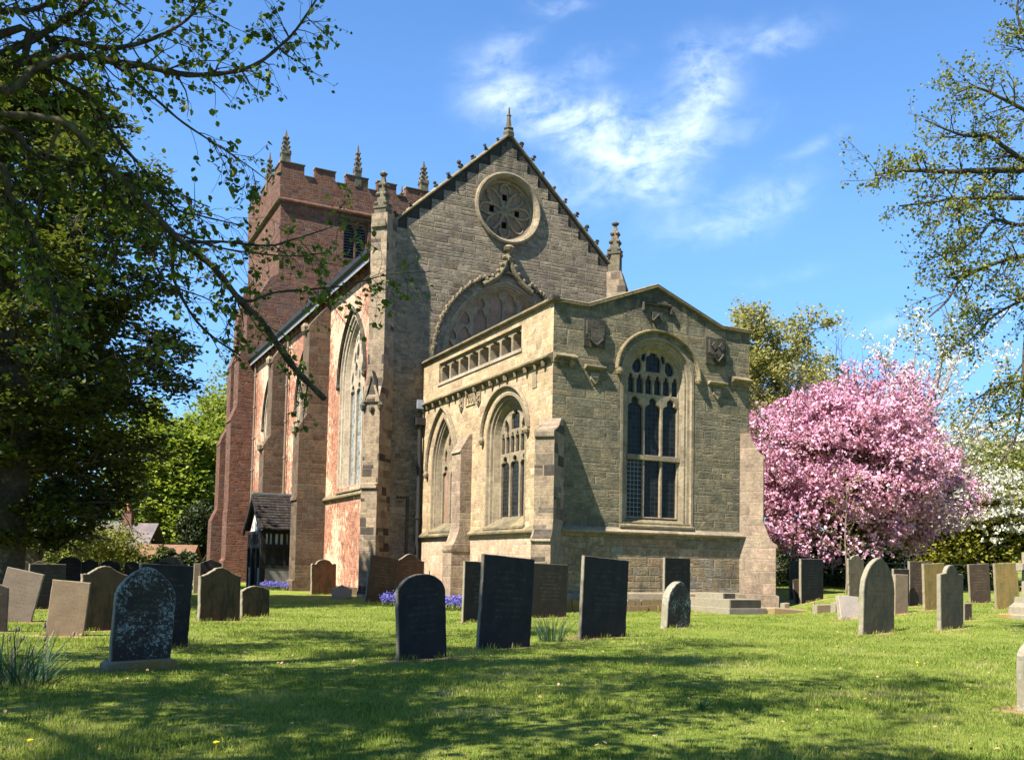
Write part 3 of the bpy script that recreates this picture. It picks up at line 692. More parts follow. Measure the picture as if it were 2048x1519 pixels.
buttress((0, 6.93, 0), (-1, 0), [(.82, -.3), (.82, 2.15)]+sweepcurve(.82, 2.25, .50, 2.95)+[(.50, 5.95), (.56, 5.97), (.54, 6.02), (.12, 6.72), (-.1, 6.80)], .86, 'buttress buff stone', caps=[(.80, 2.02, .12)])
buttress((0, 0, 0), (-1, -1), [(1.12, -.3), (1.12, 2.30), (1.20, 2.32), (1.18, 2.45)]+sweepcurve(1.10, 2.5, .86, 3.15)+[(.86, 5.75), (.94, 5.77), (.94, 5.95)]+sweepcurve(.9, 6.0, .02, 6.5), .68, 'quoin stone')
buttress((CW, 0, 0), (1, -1), [(1.12, -.3), (1.12, .55), (1.0, .62), (1.0, 2.32), (1.07, 2.36), (1.05, 2.46)]+sweepcurve(.98, 2.5, .55, 3.35)+[(.55, 5.65), (.62, 5.68), (.60, 5.76)]+sweepcurve(.56, 5.8, .05, 6.65), .62, 'buttress buff stone')
for (x0, x1) in ((1.17, 2.04), (6.45, 7.38)):      # carved heraldic panels
    p = MB().fbox(E0, x0, x1, 9.12, 10.12, -.05, .07)
    cx_ = (x0+x1)/2
    p.prism(E0, [(cx_-.36, 10.02), (cx_-.36, 9.55), (cx_-.20, 9.32), (cx_, 9.2), (cx_+.20, 9.32), (cx_+.36, 9.55), (cx_+.36, 10.02)], .07, .15)
    if x0 > 5:
        for q, z in ((cx_-.17, 9.78), (cx_+.17, 9.78), (cx_, 9.5)): p.prism(E0, [(q-.13, z), (q, z-.16), (q+.13, z), (q, z+.16)], .15, .21)
        p.tube([E0.p(cx_-.25, 9.5, .18), E0.p(cx_, 9.22, .2), E0.p(cx_+.25, 9.5, .18)], .05, 5)
    else:
        p.tube([E0.p(cx_-.30, 9.42, .15), E0.p(cx_-.1, 9.24, .17), E0.p(cx_, 9.18, .17)], .04, 5); p.tube([E0.p(cx_+.30, 9.42, .15), E0.p(cx_+.1, 9.24, .17), E0.p(cx_, 9.18, .17)], .04, 5)
    p.build('carved_panel', 'blackened stone', CH)
for (x0, x1) in ((1.24, 2.04), (6.58, 7.40)):      # little hooded shields below them
    p = MB().sweep(E0, [(x0, 8.36), (x1, 8.36)], [(0, -.02), (0, .06), (.06, .17), (.10, .17), (.16, -.02)])
    cx_ = (x0+x1)/2
    p.prism(E0, [(cx_-.17, 8.22), (cx_-.17, 8.0), (cx_, 7.82), (cx_+.17, 8.0), (cx_+.17, 8.22)], -.02, .07)
    p.tube([E0.p(cx_-.1, 8.08, .08), E0.p(cx_+.1, 8.08, .08)], .025, 5)
    p.build('carved_shield', 'dressed stone', CH)
p = MB().sweep(E0, [(3.70, 10.72), (3.70, 10.95), (4.79, 10.95), (4.79, 10.72)], [(0, -.02), (0, .09), (.07, .13), (.10, -.02)])
p.prism(E0, [(4.03, 10.72), (4.03, 10.42), (4.245, 10.18), (4.46, 10.42), (4.46, 10.72)], -.02, .09)
p.tube([E0.p(4.03, 10.38, .1), E0.p(4.245, 10.62, .12), E0.p(4.46, 10.38, .1)], .035, 5)
p.build('label_mould_shield', 'blackened stone', CH)
# date stone reading 1608
p = MB().fbox(S0, -7.20, -6.28, 7.92, 8.36, -.05, .025)
p.sweep(S0, [(-7.2, 7.92), (-6.28, 7.92), (-6.28, 8.36), (-7.2, 8.36)], [(0, 0), (0, .05), (.04, .05), (.04, 0)], closed=True)
ds = p.build('date_stone', 'chapel buff ashlar', CH)
MB().text(S0, '1608', -6.74, 8.13, .42, .02, .055).build('carved_date', 'dressed stone', ds)
for a in (-7.62, -5.93):
    p = MB().prism(S0, [(a-.18, 8.34), (a-.18, 7.95), (a, 7.72), (a+.18, 7.95), (a+.18, 8.34)], -.02, .05)
    for k in range(5): p.lathe(S0.p(a+.09*sin(k*2.4), 7.88+k*.1, .06), [(.06, -.05), (.07, .0), (.03, .05)], 6)
    p.build('carved_shield', 'dressed stone', CH)
MB().fbox(S0, -1.45, -1.12, 7.75, 8.3, -.02, .03).build('carved_shield', 'dressed stone', CH)

# ---- nave gable --------------------------------------------------------
GC, GZ0, GZ1, GH = 4.13, 16.75, 22.2, 5.86
NST = 10
def slope_z(u): return GZ1-(GZ1-GZ0)*abs(u-GC)/GH
steps = []
for i in range(NST):                                  # crow-stepped ashlar below the raking coping
    u0 = GC-GH+GH*i/NST; u1 = GC-GH+GH*(i+1)/NST
    z = slope_z(u0)-.08
    steps += [(u0+.18, z), (u1+.18, z)]
steps[0] = (GC-GH-.25, steps[0][1])
steps[-1] = (GC-.15, steps[-1][1])
left = steps+[(GC-.15, GZ1-.35), (GC+.15, GZ1-.35)]
right = [(2*GC-a, b) for a, b in steps[::-1]]
gout = [(US+.02, -.4)]+left+right+[(2*GC-US-.02, -.4)]
BW = (.95, 7.35, 5.0, 10.9, 14.95)
RC, RR = (4.13, 18.58), 1.50
circ = [(RC[0]+RR*cos(t), RC[1]+RR*sin(t)) for t in np.linspace(0, 2*pi, 40, endpoint=False)]
MB().plate(EG, gout, [opening(*BW, 16), circ], -.9, 0.).build('gable_wall', 'gable sandstone', CH)
MB().plate(EG, [(GC-GH-.1, GZ0-.25), (GC+GH+.1, GZ0-.25), (GC+GH+.1, GZ0), (GC, GZ1), (GC-GH-.1, GZ0)], [[(RC[0]+1.7*cos(t), RC[1]+1.7*sin(t)) for t in np.linspace(0, 2*pi, 24, endpoint=False)]], -.35, -.05).build('gable_infill', 'slate infill', CH)
gcp = MB().sweep(EG, [(GC-GH-.32, GZ0-.32), (GC, GZ1-.02), (GC+GH+.32, GZ0-.32)], [(0, -1.0), (0, .07), (.04, .10), (.08, .09), (.14, .0), (.14, -1.0)]).build('gable_coping', 'lichened coping stone', CH)
cm = MB()
cm.tube([(0, 0, 0), (-.03, 0, .13), (.02, 0, .24)], [.07, .09, .05], 6); cm.lathe((.0, 0, .24), [(.05, 0), (.13, .06), (.09, .14), (.02, .17)], 6); cm.lathe((-.10, 0, .12), [(.02, -.06), (.07, 0), (.03, .07)], 5); cm.lathe((.10, 0, .14), [(.02, -.06), (.07, 0), (.03, .07)], 5)
cr0 = cm.build('crocket', 'blackened stone', gcp)
n_ = 0
for sg in (-1, 1):
    for i in range(9):
        u = GC+sg*GH*(1-(i+.45)/9.4)
        o = cr0 if n_ == 0 else cr0.copy()
        if n_: COL.objects.link(o); o.parent = gcp
        o.location = (u, VG+.0, slope_z(u)+.11); o.rotation_euler = (.1*sin(n_*2.), sg*rad(30+9*sin(n_*3.7)), .5*sin(n_*1.9)); k_ = .80+.18*sin(n_*5.3); o.scale = (k_, k_, k_*(.9+.2*sin(n_*2.9))); n_ += 1
MB().lathe((GC, VG+.1, GZ1+.0), [(.26, -.1), (.30, .12), (.2, .26), (.26, .34), (.15, .44), (.10, .95), (.13, 1.0), (.07, 1.06), (.05, 1.38), (0, 1.42)], 6).build('gable_finial', 'weathered pinnacle stone', CH)
# rose window
rw = MB().plate(EG, [(RC[0]+1.56*cos(t), RC[1]+1.56*sin(t)) for t in np.linspace(0, 2*pi, 40, endpoint=False)], [], -.52, -.42).build('rose_window', 'plaster panel', CH)
full = [(RC[0]+cos(t), RC[1]+sin(t)) for t in np.linspace(0, 2*pi, 48, endpoint=False)]
def cpath(r): return [(RC[0]+r*cos(t), RC[1]+r*sin(t)) for t in np.linspace(2*pi, 0, 48, endpoint=False)]
MB().sweep(EG, cpath(RR), [(.26, .0), (.24, .13), (.15, .17), (.06, .10), (.0, .0), (-.05, -.12), (-.03, -.30), (-.14, -.33), (-.16, -.42), (.02, -.42), (.1, -.05)], closed=True).build('surround', 'dressed stone', rw)
tr = MB()
for k in range(8):
    th = pi/2+k*pi/4; pts = []
    for t in np.linspace(0, 1, 17):
        q = 2*pi*t; r = .66*(1-cos(q)); wv = .36*sin(q)*(.35+.65*(1-cos(q))/2)
        pts.append(EG.p(RC[0]+r*cos(th)-wv*sin(th), RC[1]+r*sin(th)+wv*cos(th), -.38))
    tr.tube(pts, .065, 6, False)
tr.lathe(EG.p(RC[0], RC[1], -.36), [(.0, -.1), (.1, 0), (.0, .1)], 8)
tr.build('tracery', 'dressed stone', rw)
for dx_, dz_ in ((0, .68), (0, -.68), (-.68, 0.02), (.68, -.02)):
    MB().fbox(EG, RC[0]+dx_-.12, RC[0]+dx_+.12, RC[1]+dz_-.15, RC[1]+dz_+.15, -.43, -.412).build('opening', 'belfry darkness', rw)
# big walled-up east window with ogee hood
cols = []
nx = 8; pw = (6.3)/nx
bx0 = 1.0
for i in range(nx):
    a0 = bx0+i*pw+.05; a1 = a0+pw-.10
    cols.append(([(a1, 5.3), (a0, 5.3), (a0, 11.55), ((a0+a1)/2, 11.95), (a1, 11.55)]))
    cols.append(cusped(a0, a1, 12.05, 14.0 if i in (3, 4) else 13.1 if i in (2, 5) else 12.1, 14.6 if i in (3, 4) else 13.65 if i in (2, 5) else 12.7, .1))
    if i in (2, 5): cols.append(leafshape((a0+a1)/2, 13.95, .2, .25))
    if i in (1, 6): cols.append(leafshape((a0+a1)/2, 13.1, .22, .3))
bw = tracery_window(EG, 1.0, 7.3, 5.1, 10.9, 14.8, -.40, [], cols, 'dressed stone', 'plaster panel', CH, bar=.10, thick=.14, name='walled_up_window')
surround('surround', EG, BW[0], BW[1], 5.0, BW[3], BW[4], .40, .30, 'dressed stone', bw)
hood(EG, .50, 7.80, 10.9, 15.35, 'blackened stone', bw, w=.16, proj=.18, stops=False)
A = arch(.42, 7.88, 10.9, 15.42, 34)
for sgn in (-1, 1):                                    # leafy edge of the hood, one run on each side
  lf = MB()
  for i, (a, b) in enumerate(A[1:-1]):
    if (a-4.15)*sgn < 1.2: continue
    k_ = .75+.35*abs(sin(i*2.3)); lf.lathe(EG.p(a+.05*sin(i*4.1), b+.08, .10), [(.05, -.16), (.09*k_, -.05), (.10*k_, .03), (.03, .10*k_)], 5, i*1.3)
  lf.build('leaf_carving', 'lichened coping stone', bw)
og = MB()
for sg in (-1, 1):
    cv = [(4.15+sg*x, z) for x, z in ((1.30, 14.66), (1.0, 14.86), (.70, 15.06), (.42, 15.34), (.22, 15.68), (.11, 16.05), (.06, 16.3))]
    og.tube([EG.p(a, b, .10) for a, b in cv], [.15, .15, .14, .13, .12, .11, .10], 7)
    for i, (a, b) in enumerate(cv[1:-1]): og.lathe(EG.p(a+sg*.13, b+.06, .14), [(.03, -.10), (.10, -.03), (.12, .05), (.04, .13)], 5, i)
og.lathe(EG.p(4.15, 16.0, .12), [(.11, 0), (.14, .15), (.10, .25), (.12, .38), (.24, .50), (.30, .62), (.18, .74), (.0, .78)], 7)
og.build('ogee_finial', 'lichened coping stone', bw)

def pinnacle(o, w, zb, zs, zt, rz, parent=CH, m='weathered pinnacle stone', n=3, ball=True):
    """square shaft with a little gablet stage, crocketed spirelet and finial"""
    p = MB(); o = np.array(o, float); r = w/2*sqrt(2); h = zt-zs
    p.lathe(o, [(r, zb), (r, zs-.18), (r*1.15, zs-.12), (r*1.15, zs)], 4, rz+pi/4)
    p.lathe(o, [(r*.86, zs), (r*.26, zs+h*.82), (r*.20, zs+h*.86)], 4, rz+pi/4)
    for i in range(n):
        f = (i+.15)/n*.80; rr_ = r*(.86-.6*f/.82); z = zs+h*f
        for k in range(4):
            q = rz+pi/4+k*pi/2; c = o+np.array([cos(q)*rr_, sin(q)*rr_, z])
            p.lathe(c, [(.02, -.09), (.085*w/.6+.02, 0), (.10*w/.6+.02, .06), (.03, .15)], 5, k)
    if ball: p.lathe(o+np.array([0, 0, zs+h*.84]), [(.04, 0), (.16*w/.55, .07), (.19*w/.55, .14), (.08, .22), (.03, .28)], 6, .3)
    else: p.lathe(o+np.array([0, 0, zs+h*.82]), [(r*.26, 0), (.03, h*.18)], 4, rz+pi/4)
    return p.build('pinnacle', m, parent)

# diagonal corner buttresses of the gable, rising into pinnacles
b, F = buttress((US, VG, 0), (-1, -1), [(1.0, -.4), (1.0, .25), (.90, .32), (.90, 4.72), (1.0, 4.74), (.96, 4.92), (.84, 4.98), (.84, 8.45), (.93, 8.5), (.93, 8.72), (.60, 9.6), (.60, 17.0), (-.15, 17.0)], .78, 'quoin stone')
Fd = Frame(F.p(.86, 0, 0), F.N, Z3, F.A)
MB().prism(Fd, [(-.27, 8.55), (.27, 8.55), (0, 9.5)], -.4, .035).build('niche', 'blackened stone', b)
gb = MB().sweep(Fd, [(-.37, 8.5), (0, 9.75), (.37, 8.5)], [(-.06, -.5), (-.06, .10), (.06, .10), (.06, -.5)])
gb.build('niche_gablet', 'quoin stone', b)
for a, z, k in ((-.42, 8.36, 1.), (.42, 8.36, 1.), (0., 8.25, .9)):
    MB().lathe(Fd.p(a, z, .02), [(.04, -.26*k), (.11, -.14*k), (.14*k, 0), (.06, .14*k)], 6).build('carved_head', 'weathered pinnacle stone', b)
pinnacle(F.p(.30, 0, 0), .56, 16.6, 17.35, 19.0, pi/4, m='weathered pinnacle stone')
MB().lathe(F.p(.36, 16.35, 0), [(.50, 0), (.50, .1), (.40, .35)], 4, pi/2).build('weathering', 'lichened coping stone', b)
b, F = buttress((2*GC-US+.0, VG, 0), (1, -1), [(1.0, -.4), (.9, 4.72), (.84, 4.98), (.84, 8.5), (.62, 9.6), (.62, 15.6), (.36, 16.4), (-.1, 16.4)], .72, 'quoin stone')
pinnacle(F.p(-.02, 0, 0), .60, 15.7, 17.45, 19.1, pi/4, m='weathered pinnacle stone')

# ---- nave ---------------------------------------------------------------
NW = [(16.40, 5.15), (25.15, 6.2), (34.05, 9.5)]
nh = []
for c, zb in NW: nh.append(opening(-c-1.95, -c+1.95, zb, 10.35, 13.55, 12))
MB().plate(SN, [(-VT+.0, -.4), (-VG-.02, -.4), (-VG-.02, 15.1), (-VT, 15.1)], nh, -.9, 0.).build('nave_wall', 'nave red rubble', CH)
MB().box(2*GC-US-.9, 2*GC-US, VG+.9, VT, -.4, 15.1).build('nave_wall', 'nave red rubble', CH)
rf = MB()
for sg in (-1, 1):
    rf.prism(Frame((GC, 0, 0), (sg, 0, 0), Z3, (0, 1, 0)), [(0, GZ1-.75), (0, GZ1-.5), (-GC*0+6.55, 15.45), (6.55, 15.2)], VG+.95, VT)
rf.build('nave_roof', 'lead roof', CH)
MB().box(US+.4, US+.95, VG+.9, VT, 15.101, 15.6).build('wall_plate', 'buttress brown stone', CH)
# corbelled cornice and gutter
cn = MB().sweep(SN, [(-VT, 15.0), (-VG-.55, 15.0)], [(0, -.02), (0, .08), (.10, .12), (.34, .18), (.40, .26), (.50, .28), (.50, -.4), (0, -.4)])
i = 0; v = VG+1.2
while v < VT-.4:
    cn.lathe(SN.p(-v, 15.22, .16), [(.05, -.14), (.16, -.05), (.16, .10), (.08, .16)], 5, i); v += 1.05; i += 1
cn.build('cornice', 'tower red sandstone', CH)
gt = MB().sweep(SN, [(-VT-.05, 15.56), (-VG-.75, 15.56)], [(-.06, .20), (-.10, .46), (-.02, .58), (.14, .62), (.14, .56), (.06, .50), (.05, .20)])
gt.build('gutter', 'dark iron pipe', CH)
# nave sill string wraps the buttresses
MB().sweep(SN, [(-20.5, 4.66), (-VG-.5, 4.66)], [(0, -.01), (-.04, .02), (.02, .17), (.08, .18), (.26, -.01)]).build('sill_string', 'lichened coping stone', CH)
MB().sweep(SN, [(-29.6, 4.66), (-21.7, 4.66)], [(0, -.01), (-.04, .02), (.02, .17), (.08, .18), (.26, -.01)]).build('sill_string', 'lichened coping stone', CH)
MB().box(US-.12, US+.1, VG+.5, 20.5, -.4, .35).build('plinth', 'buttress brown stone', CH)
for c, zb in NW:
    x0, x1 = -c-1.52, -c+1.52; c_ = -c; p3 = (x1-x0)/3
    ext = []
    for q in (-1, 1): ext += [leafshape(c_+q*.52, 10.95, .26, .46, q*-14), leafshape(c_+q*1.12, 10.62, .16, .34, q*16), leafshape(c_+q*.34, 11.85, .22, .44, q*14), leafshape(c_+q*.78, 11.60, .13, .3, q*20)]
    ext += [leafshape(c_, 12.55, .20, .42), leafshape(c_, 10.62, .14, .3)]
    w = tracery_window(SN, x0, x1, zb+.1, 10.35, 13.15, -.36, [(3, zb+.16, 9.7, 10.3)], ext, 'pale tracery stone', 'pale leaded glass', CH, bar=.16, thick=.2)
    surround('surround', SN, c_-1.95, c_+1.95, zb+.03, 10.35, 13.55, .38, .46, 'pale tracery stone', w)
    hood(SN, c_-2.1, c_+2.1, 10.4, 13.8, 'blackened stone', w, w=.13, proj=.16)
    MB().prism(Frame((US, 0, 0), (-1, 0, 0), Z3, (0, 1, 0)), [(-.55, zb-.25), (.12, zb-.25), (.12, zb-.2), (-.55, zb+.22)], c-2.0, c+2.0).build('window_sill', 'lichened coping stone', w)
# nave buttresses
for v0, up, th_ in ((21.1, 1.0, 1.2), (30.2, .85, 1.2)):
    k = 1.50 if v0 < 25 else 1.35
    b, F = buttress((US, v0, 0), (-1, 0), [(k+.12, -.4), (k+.12, .5), (k, .6), (k, 4.66), (k+.08, 4.68), (k+.04, 4.85), (k, 4.9), (k, 8.25), (k+.08, 8.3), (k+.02, 8.5), (k-.38, 9.15), (k-.38, 13.55), (k-.30, 13.6), (k-.45, 13.95), (.25, 14.9), (-.1, 14.98)], th_, 'buttress brown stone')
    for z in (8.42, 13.75):
        pz = k+.0 if z < 10 else k-.38
        MB().lathe(F.p(pz+.05, z, 0), [(.05, -.35), (.22, -.15), (.26, .1), (.12, .3)], 6).build('carved_head', 'dressed stone', b)
def pipe(v, z0, z1, u=US-.16, m='cast iron pipe', r=.075):
    p = MB().tube([(u, v, z0), (u, v, z1-.35), (u+.02, v, z1-.2), (u-.1, v, z1)], r, 8)
    z = z0+1.2
    while z < z1-.5:
        p.lathe((u, v, z), [(r*1.5, -.07), (r*1.5, .07)], 8); z += 2.2
    return p.build('downpipe', m, CH)
pipe(29.25, 0, 15.4); pipe(38.7, 0, 15.4)
# dark pipe with hopper in the corner beside the chapel, and the floodlight above it
p = MB().tube([(-.22, VG-.28, 0), (-.22, VG-.28, 7.75)], .085, 8)
for z in (1.5, 3.6, 5.8): p.lathe((-.22, VG-.28, z), [(.13, -.07), (.13, .07)], 8)
p.box(-.42, -.02, VG-.46, VG-.10, 7.72, 8.05)
p.build('downpipe', 'dark iron pipe', CH)
p = MB().box(-.42, -.1, VG-.42, VG-.36, 8.45, 8.85); p.box(-.38, -.14, VG-.36, VG-.24, 8.5, 8.8); p.tube([(-.2, VG-.28, 8.6), (-.02, VG-.28, 8.3)], .03, 5)
o = p.build('floodlight', 'white painted metal', CH)
# blocked doorway outline at the gable foot
MB().sweep(EG, [(-1.15, 4.45), (-.62, 4.45), (-.62, 1.1), (-.05, 1.1)], [(-.06, -.02), (-.06, .05), (.06, .05), (.06, -.02)]).build('string_course', 'blackened stone', CH)

# ---- porch ----------------------------------------------------------------
PC, PV0, PV1, PU = 25.25, 23.55, 26.95, -4.55
f = MB()
for u in (-4.45, -3.95, -3.35, -2.85): f.box(u-.09, u+.09, PV0-.06, PV0+.1, .0 if u in (-4.45, -2.85) else 1.15, 3.1)
for u in (-4.2, -3.65, -3.1): f.box(u-.06, u+.06, PV0-.055, PV0+.09, 2.38, 3.0)
f.box(PU-.05, US+.1, PV0-.07, PV0+.1, 2.2, 2.42); f.box(PU-.05, US+.1, PV0-.07, PV0+.1, 1.12, 1.28); f.box(PU-.05, US+.1, PV0-.07, PV0+.1, 2.98, 3.15)
for v in (PV0+.04, PV1-.04, 24.6, 25.9): f.box(PU-.08, PU+.1, v-.1, v+.1, 0, 3.1)
f.box(PU-.09, PU+.1, PV0, PV1, 2.2, 2.42); f.box(PU-.09, PU+.1, PV0, PV1, 2.98, 3.14)
for i in range(9):
    v = PV0+.35+i*.34; f.box(PU-.07, PU+.06, v-.05, v+.05, 2.42, 3.0)
for sg in (-1, 1):
    f.add([(PU-.28, PC, 5.2), (PU-.28, PC, 4.9), (PU-.28, PC+sg*2.15, 2.95), (PU-.28, PC+sg*2.15, 3.25), (PU-.18, PC, 5.2), (PU-.18, PC, 4.9), (PU-.18, PC+sg*2.15, 2.95), (PU-.18, PC+sg*2.15, 3.25)],
          [(0, 1, 2, 3), (7, 6, 5, 4), (0, 4, 5, 1), (1, 5, 6, 2), (2, 6, 7, 3), (3, 7, 4, 0)])
porch = f.build('porch', 'black timber', CH)
r_ = MB()
for sg in (-1, 1):
    n = 13
    for i in range(n):
        t0, t1 = i/n, (i+1)/n
        y0, z0 = PC+sg*2.1*t0, 5.22-2.0*t0; y1, z1 = PC+sg*2.1*t1, 5.22-2.0*t1
        r_.prism(Frame((0, 0, 0), (0, 1, 0), Z3, (1, 0, 0)), [(y0, z0-.02), (y0, z0+.02), (y1+sg*.03, z1+.05), (y1+sg*.03, z1-.02)], PU-.25, US-.02)
r_.build('porch_roof', 'porch tile', porch)
MB().box(PU-.25, US-.02, PC-.1, PC+.1, 5.2, 5.3).build('ridge_tiles', 'lead roof', porch)
MB().box(PU, US, PV0, PV0+.06, 2.3, 3.05).box(PU+.02, PU+.05, PV0+.1, PV1-.1, 2.3, 4.6 if False else 3.05).build('plaster_panel', 'porch plaster', porch)
MB().add([(PU+.03, PV0, 3.05), (PU+.03, PV1, 3.05), (PU+.03, PC, 5.0)], [(0, 1, 2)]).build('gable_panel', 'porch plaster', porch)
MB().box(PU, US, PV0-.04, PV0+.14, -.3, 1.13).box(PU-.02, PU+.14, PV0-.04, PV0+.9, -.3, 1.13).box(PU-.02, PU+.14, PV1-.9, PV1+.04, -.3, 1.13).box(PU, US, PV1-.14, PV1+.04, -.3, 3.05).build('porch_plinth', 'porch plinth render', porch)

# ---- tower ------------------------------------------------------------------
ET = east(VT); ST = south(UT0)
TZ = 27.5
bl = [(4.08, 24.1), (5.95, 24.1), (5.95, 27.0), (4.08, 27.0)]
MB().plate(ET, [(UT0, -.4), (UT1, -.4), (UT1, TZ), (UT0, TZ)], [bl], -1.0, 0.).build('tower_wall', 'tower red sandstone', CH)
MB().box(UT0, UT0+1., VT+1.002, VT1, -.4, TZ).build('tower_wall', 'tower red sandstone', CH)
MB().box(UT0+1.002, UT1, VT1-1., VT1, -.4, TZ).build('tower_wall', 'tower red sandstone', CH)
MB().box(UT1-1., UT1, VT+1.002, VT1-1.002, -.4, TZ).build('tower_wall', 'tower red sandstone', CH)
MB().box(UT0+1., UT1-1., VT+1., VT1-1., 27.4, 27.7).build('tower_roof', 'lead roof', CH)
bwn = MB().plate(ET, bl, [cusped(4.20, 4.94, 24.2, 26.25, 26.8, .1), cusped(5.09, 5.83, 24.2, 26.25, 26.8, .1)], -.45, -.2, .02).build('belfry_window', 'tower red sandstone', CH)
lv = MB()
for i in range(12):
    z = 24.2+i*.215
    lv.add([ET.p(a, z, -.30) for a in (4.1, 5.93)]+[ET.p(a, z+.17, -.50) for a in (5.93, 4.1)]+[ET.p(a, z-.03, -.30) for a in (4.1, 5.93)]+[ET.p(a, z+.14, -.50) for a in (5.93, 4.1)], [(0, 1, 2, 3), (7, 6, 5, 4), (0, 4, 5, 1), (2, 6, 7, 3)])
lv.build('louvres', 'louvre board', bwn)
MB().fbox(ET, 4.0, 6.0, 24.0, 27.1, -.8, -.7).build('dark_interior', 'belfry darkness', bwn)
MB().sweep(ET, [(3.85, 26.7), (3.85, 27.12), (6.18, 27.12), (6.18, 26.7)], [(0, -.02), (0, .10), (.10, .14), (.16, -.02)]).build('label_mould', 'tower red sandstone', bwn)
# parapet with merlons
zc, zm = 29.55, 30.32; pj = .12
def para(F, a0, a1, name):
    L = a1-a0; seq = [1.72, .80, 1.52, .82, 1.70, .75, 1.50, .80]; seq.append(L-sum(seq)); a = a0; poly = [(a0, TZ)]; caps = []
    for i, w in enumerate(seq):
        z = zm if i % 2 == 0 else zc
        poly += [(a, z), (a+w, z)]; caps.append((a, a+w, z)); a += w
    poly.append((a1, TZ))
    pr = MB().plate(F, poly, [], -.32, pj).build('parapet', 'tower red sandstone', CH)
    c = MB()
    for x0, x1, z in caps:
        e = .05 if z == zm else -.06
        c.sweep(F, [(x0-e, z+.002), (x1+e, z+.002)], [(0, -.38), (0, pj+.08), (.06, pj+.10), (.20, -.1), (.20, -.38)])
    c.build('parapet_coping', 'lichened coping stone', pr)
    return pr
para(ET, UT0-pj, UT1+pj, 'e'); para(ST, -VT1-pj, -VT-.322, 's')
MB().box(UT1-.3, UT1+pj, VT+.322, VT1, TZ, zc).box(UT0+.33, UT1-.302, VT1-.3, VT1+pj, TZ, zc).build('parapet', 'tower red sandstone', CH)
for F, a0, a1 in ((ET, UT0-.2, UT1+.2), (ST, -VT1-.2, -VT+.2)):
    MB().sweep(F, [(a0, 27.42), (a1, 27.42)], [(0, -.02), (0, .12), (.10, .26), (.18, .26), (.34, pj+.005), (.34, -.02)]).build('string_course', 'tower red sandstone' if F is ET else 'buttress brown stone', CH)
mu, mv = (UT0+UT1)/2, (VT+VT1)/2
for i, (u, v) in enumerate(((UT0+.28, VT+.28), (mu, VT+.08), (UT1-.28, VT+.28), (UT0+.08, mv-1.0), (UT0+.28, VT1-.28), (UT1-.28, VT1-.28), (UT1-.1, mv), (mu, VT1-.1))):
    corner = i in (0, 2, 4, 5)
    pinnacle((u, v, 0), .62 if corner else .50, 29.6, 31.15 if corner else 30.95, 32.9, 0, ball=False, n=4)
# angle buttresses, south side
tp = [(3.12, -.4), (3.12, 1.5), (3.0, 1.6), (3.0, 4.9), (2.95, 5.0), (2.95, 11.2), (3.02, 11.25), (2.55, 12.4), (2.55, 15.6), (2.62, 15.7), (2.1, 17.0), (2.1, 19.0), (2.15, 19.1), (1.4, 20.2), (.55, 21.8), (.1, 22.1)]
buttress((UT0, VT+.85, 0), (-1, 0), tp, 1.68, 'tower red sandstone')
buttress((UT0, VT1-.8, 0), (-1, 0), [(2.5, -.4), (2.45, 4.6), (2.02, 5.6), (2.0, 10.6), (2.06, 10.7), (1.75, 11.5), (1.36, 12.2), (1.36, 16.9), (1.42, 17.), (1.0, 18.2), (.94, 21.), (.30, 23.6), (.05, 24.)], 1.6, 'tower red sandstone')
buttress((UT0+.85, VT1, 0), (0, 1), tp, 1.6, 'tower red sandstone')
buttress((UT1-.85, VT, 0), (0, -1), [(.9, -.4), (.9, 20.), (.3, 21.5), (.05, 22)], 1.6, 'tower red sandstone')
# stair turret face in the angle and the stone panel beside the nave eaves
MB().box(UT0+.2, UT0+2.6, VT-.5, VT-.001, 14.8, 17.2).build('weathered_set_off', 'buttress brown stone', CH)
# ------------------------------------------------------------------ ground
def sstep(a, b, x):
    t = np.clip((np.asarray(x, float)-a)/(b-a), 0, 1); return t*t*(3-2*t)
def terrain(x, y):
    x = np.asarray(x, float); y = np.asarray(y, float)
    near = np.minimum(y, 60)
    rise = .030*np.maximum(0, near-20)*sstep(8.5, 13.5, x*np.where(y > 1, 33/np.maximum(y, 12), 1)*np.maximum(y, 12)/33)
    far = sstep(9., 30., x)*.026*np.clip(y-60, 0, 130)
    return rise+far+.025*np.sin(x*.9+1.3*np.sin(y*.31))*np.sin(y*.7+.5)*sstep(34, 26, y)
def at(px, py):
    d = ray(px, py); z = 0.
    for _ in range(30):
        t = (z-EYE)/d[2]; p = CPOS+d*t; z = .5*z+.5*float(terrain(p[0], p[1]))
    p[2] = float(terrain(p[0], p[1])); return p
def axis(lo, hi, fine_lo, fine_hi, fine, ratio=1.18):
    a = list(np.arange(fine_lo, fine_hi+fine/2, fine)); s = fine
    while a[-1] < hi: s *= ratio; a.append(a[-1]+s)
    s = fine
    while a[0] > lo: s *= ratio; a.insert(0, a[0]-s)
    return np.array(a)
STONES = []   # filled by the headstone builder: (x, y, half width, rotation)
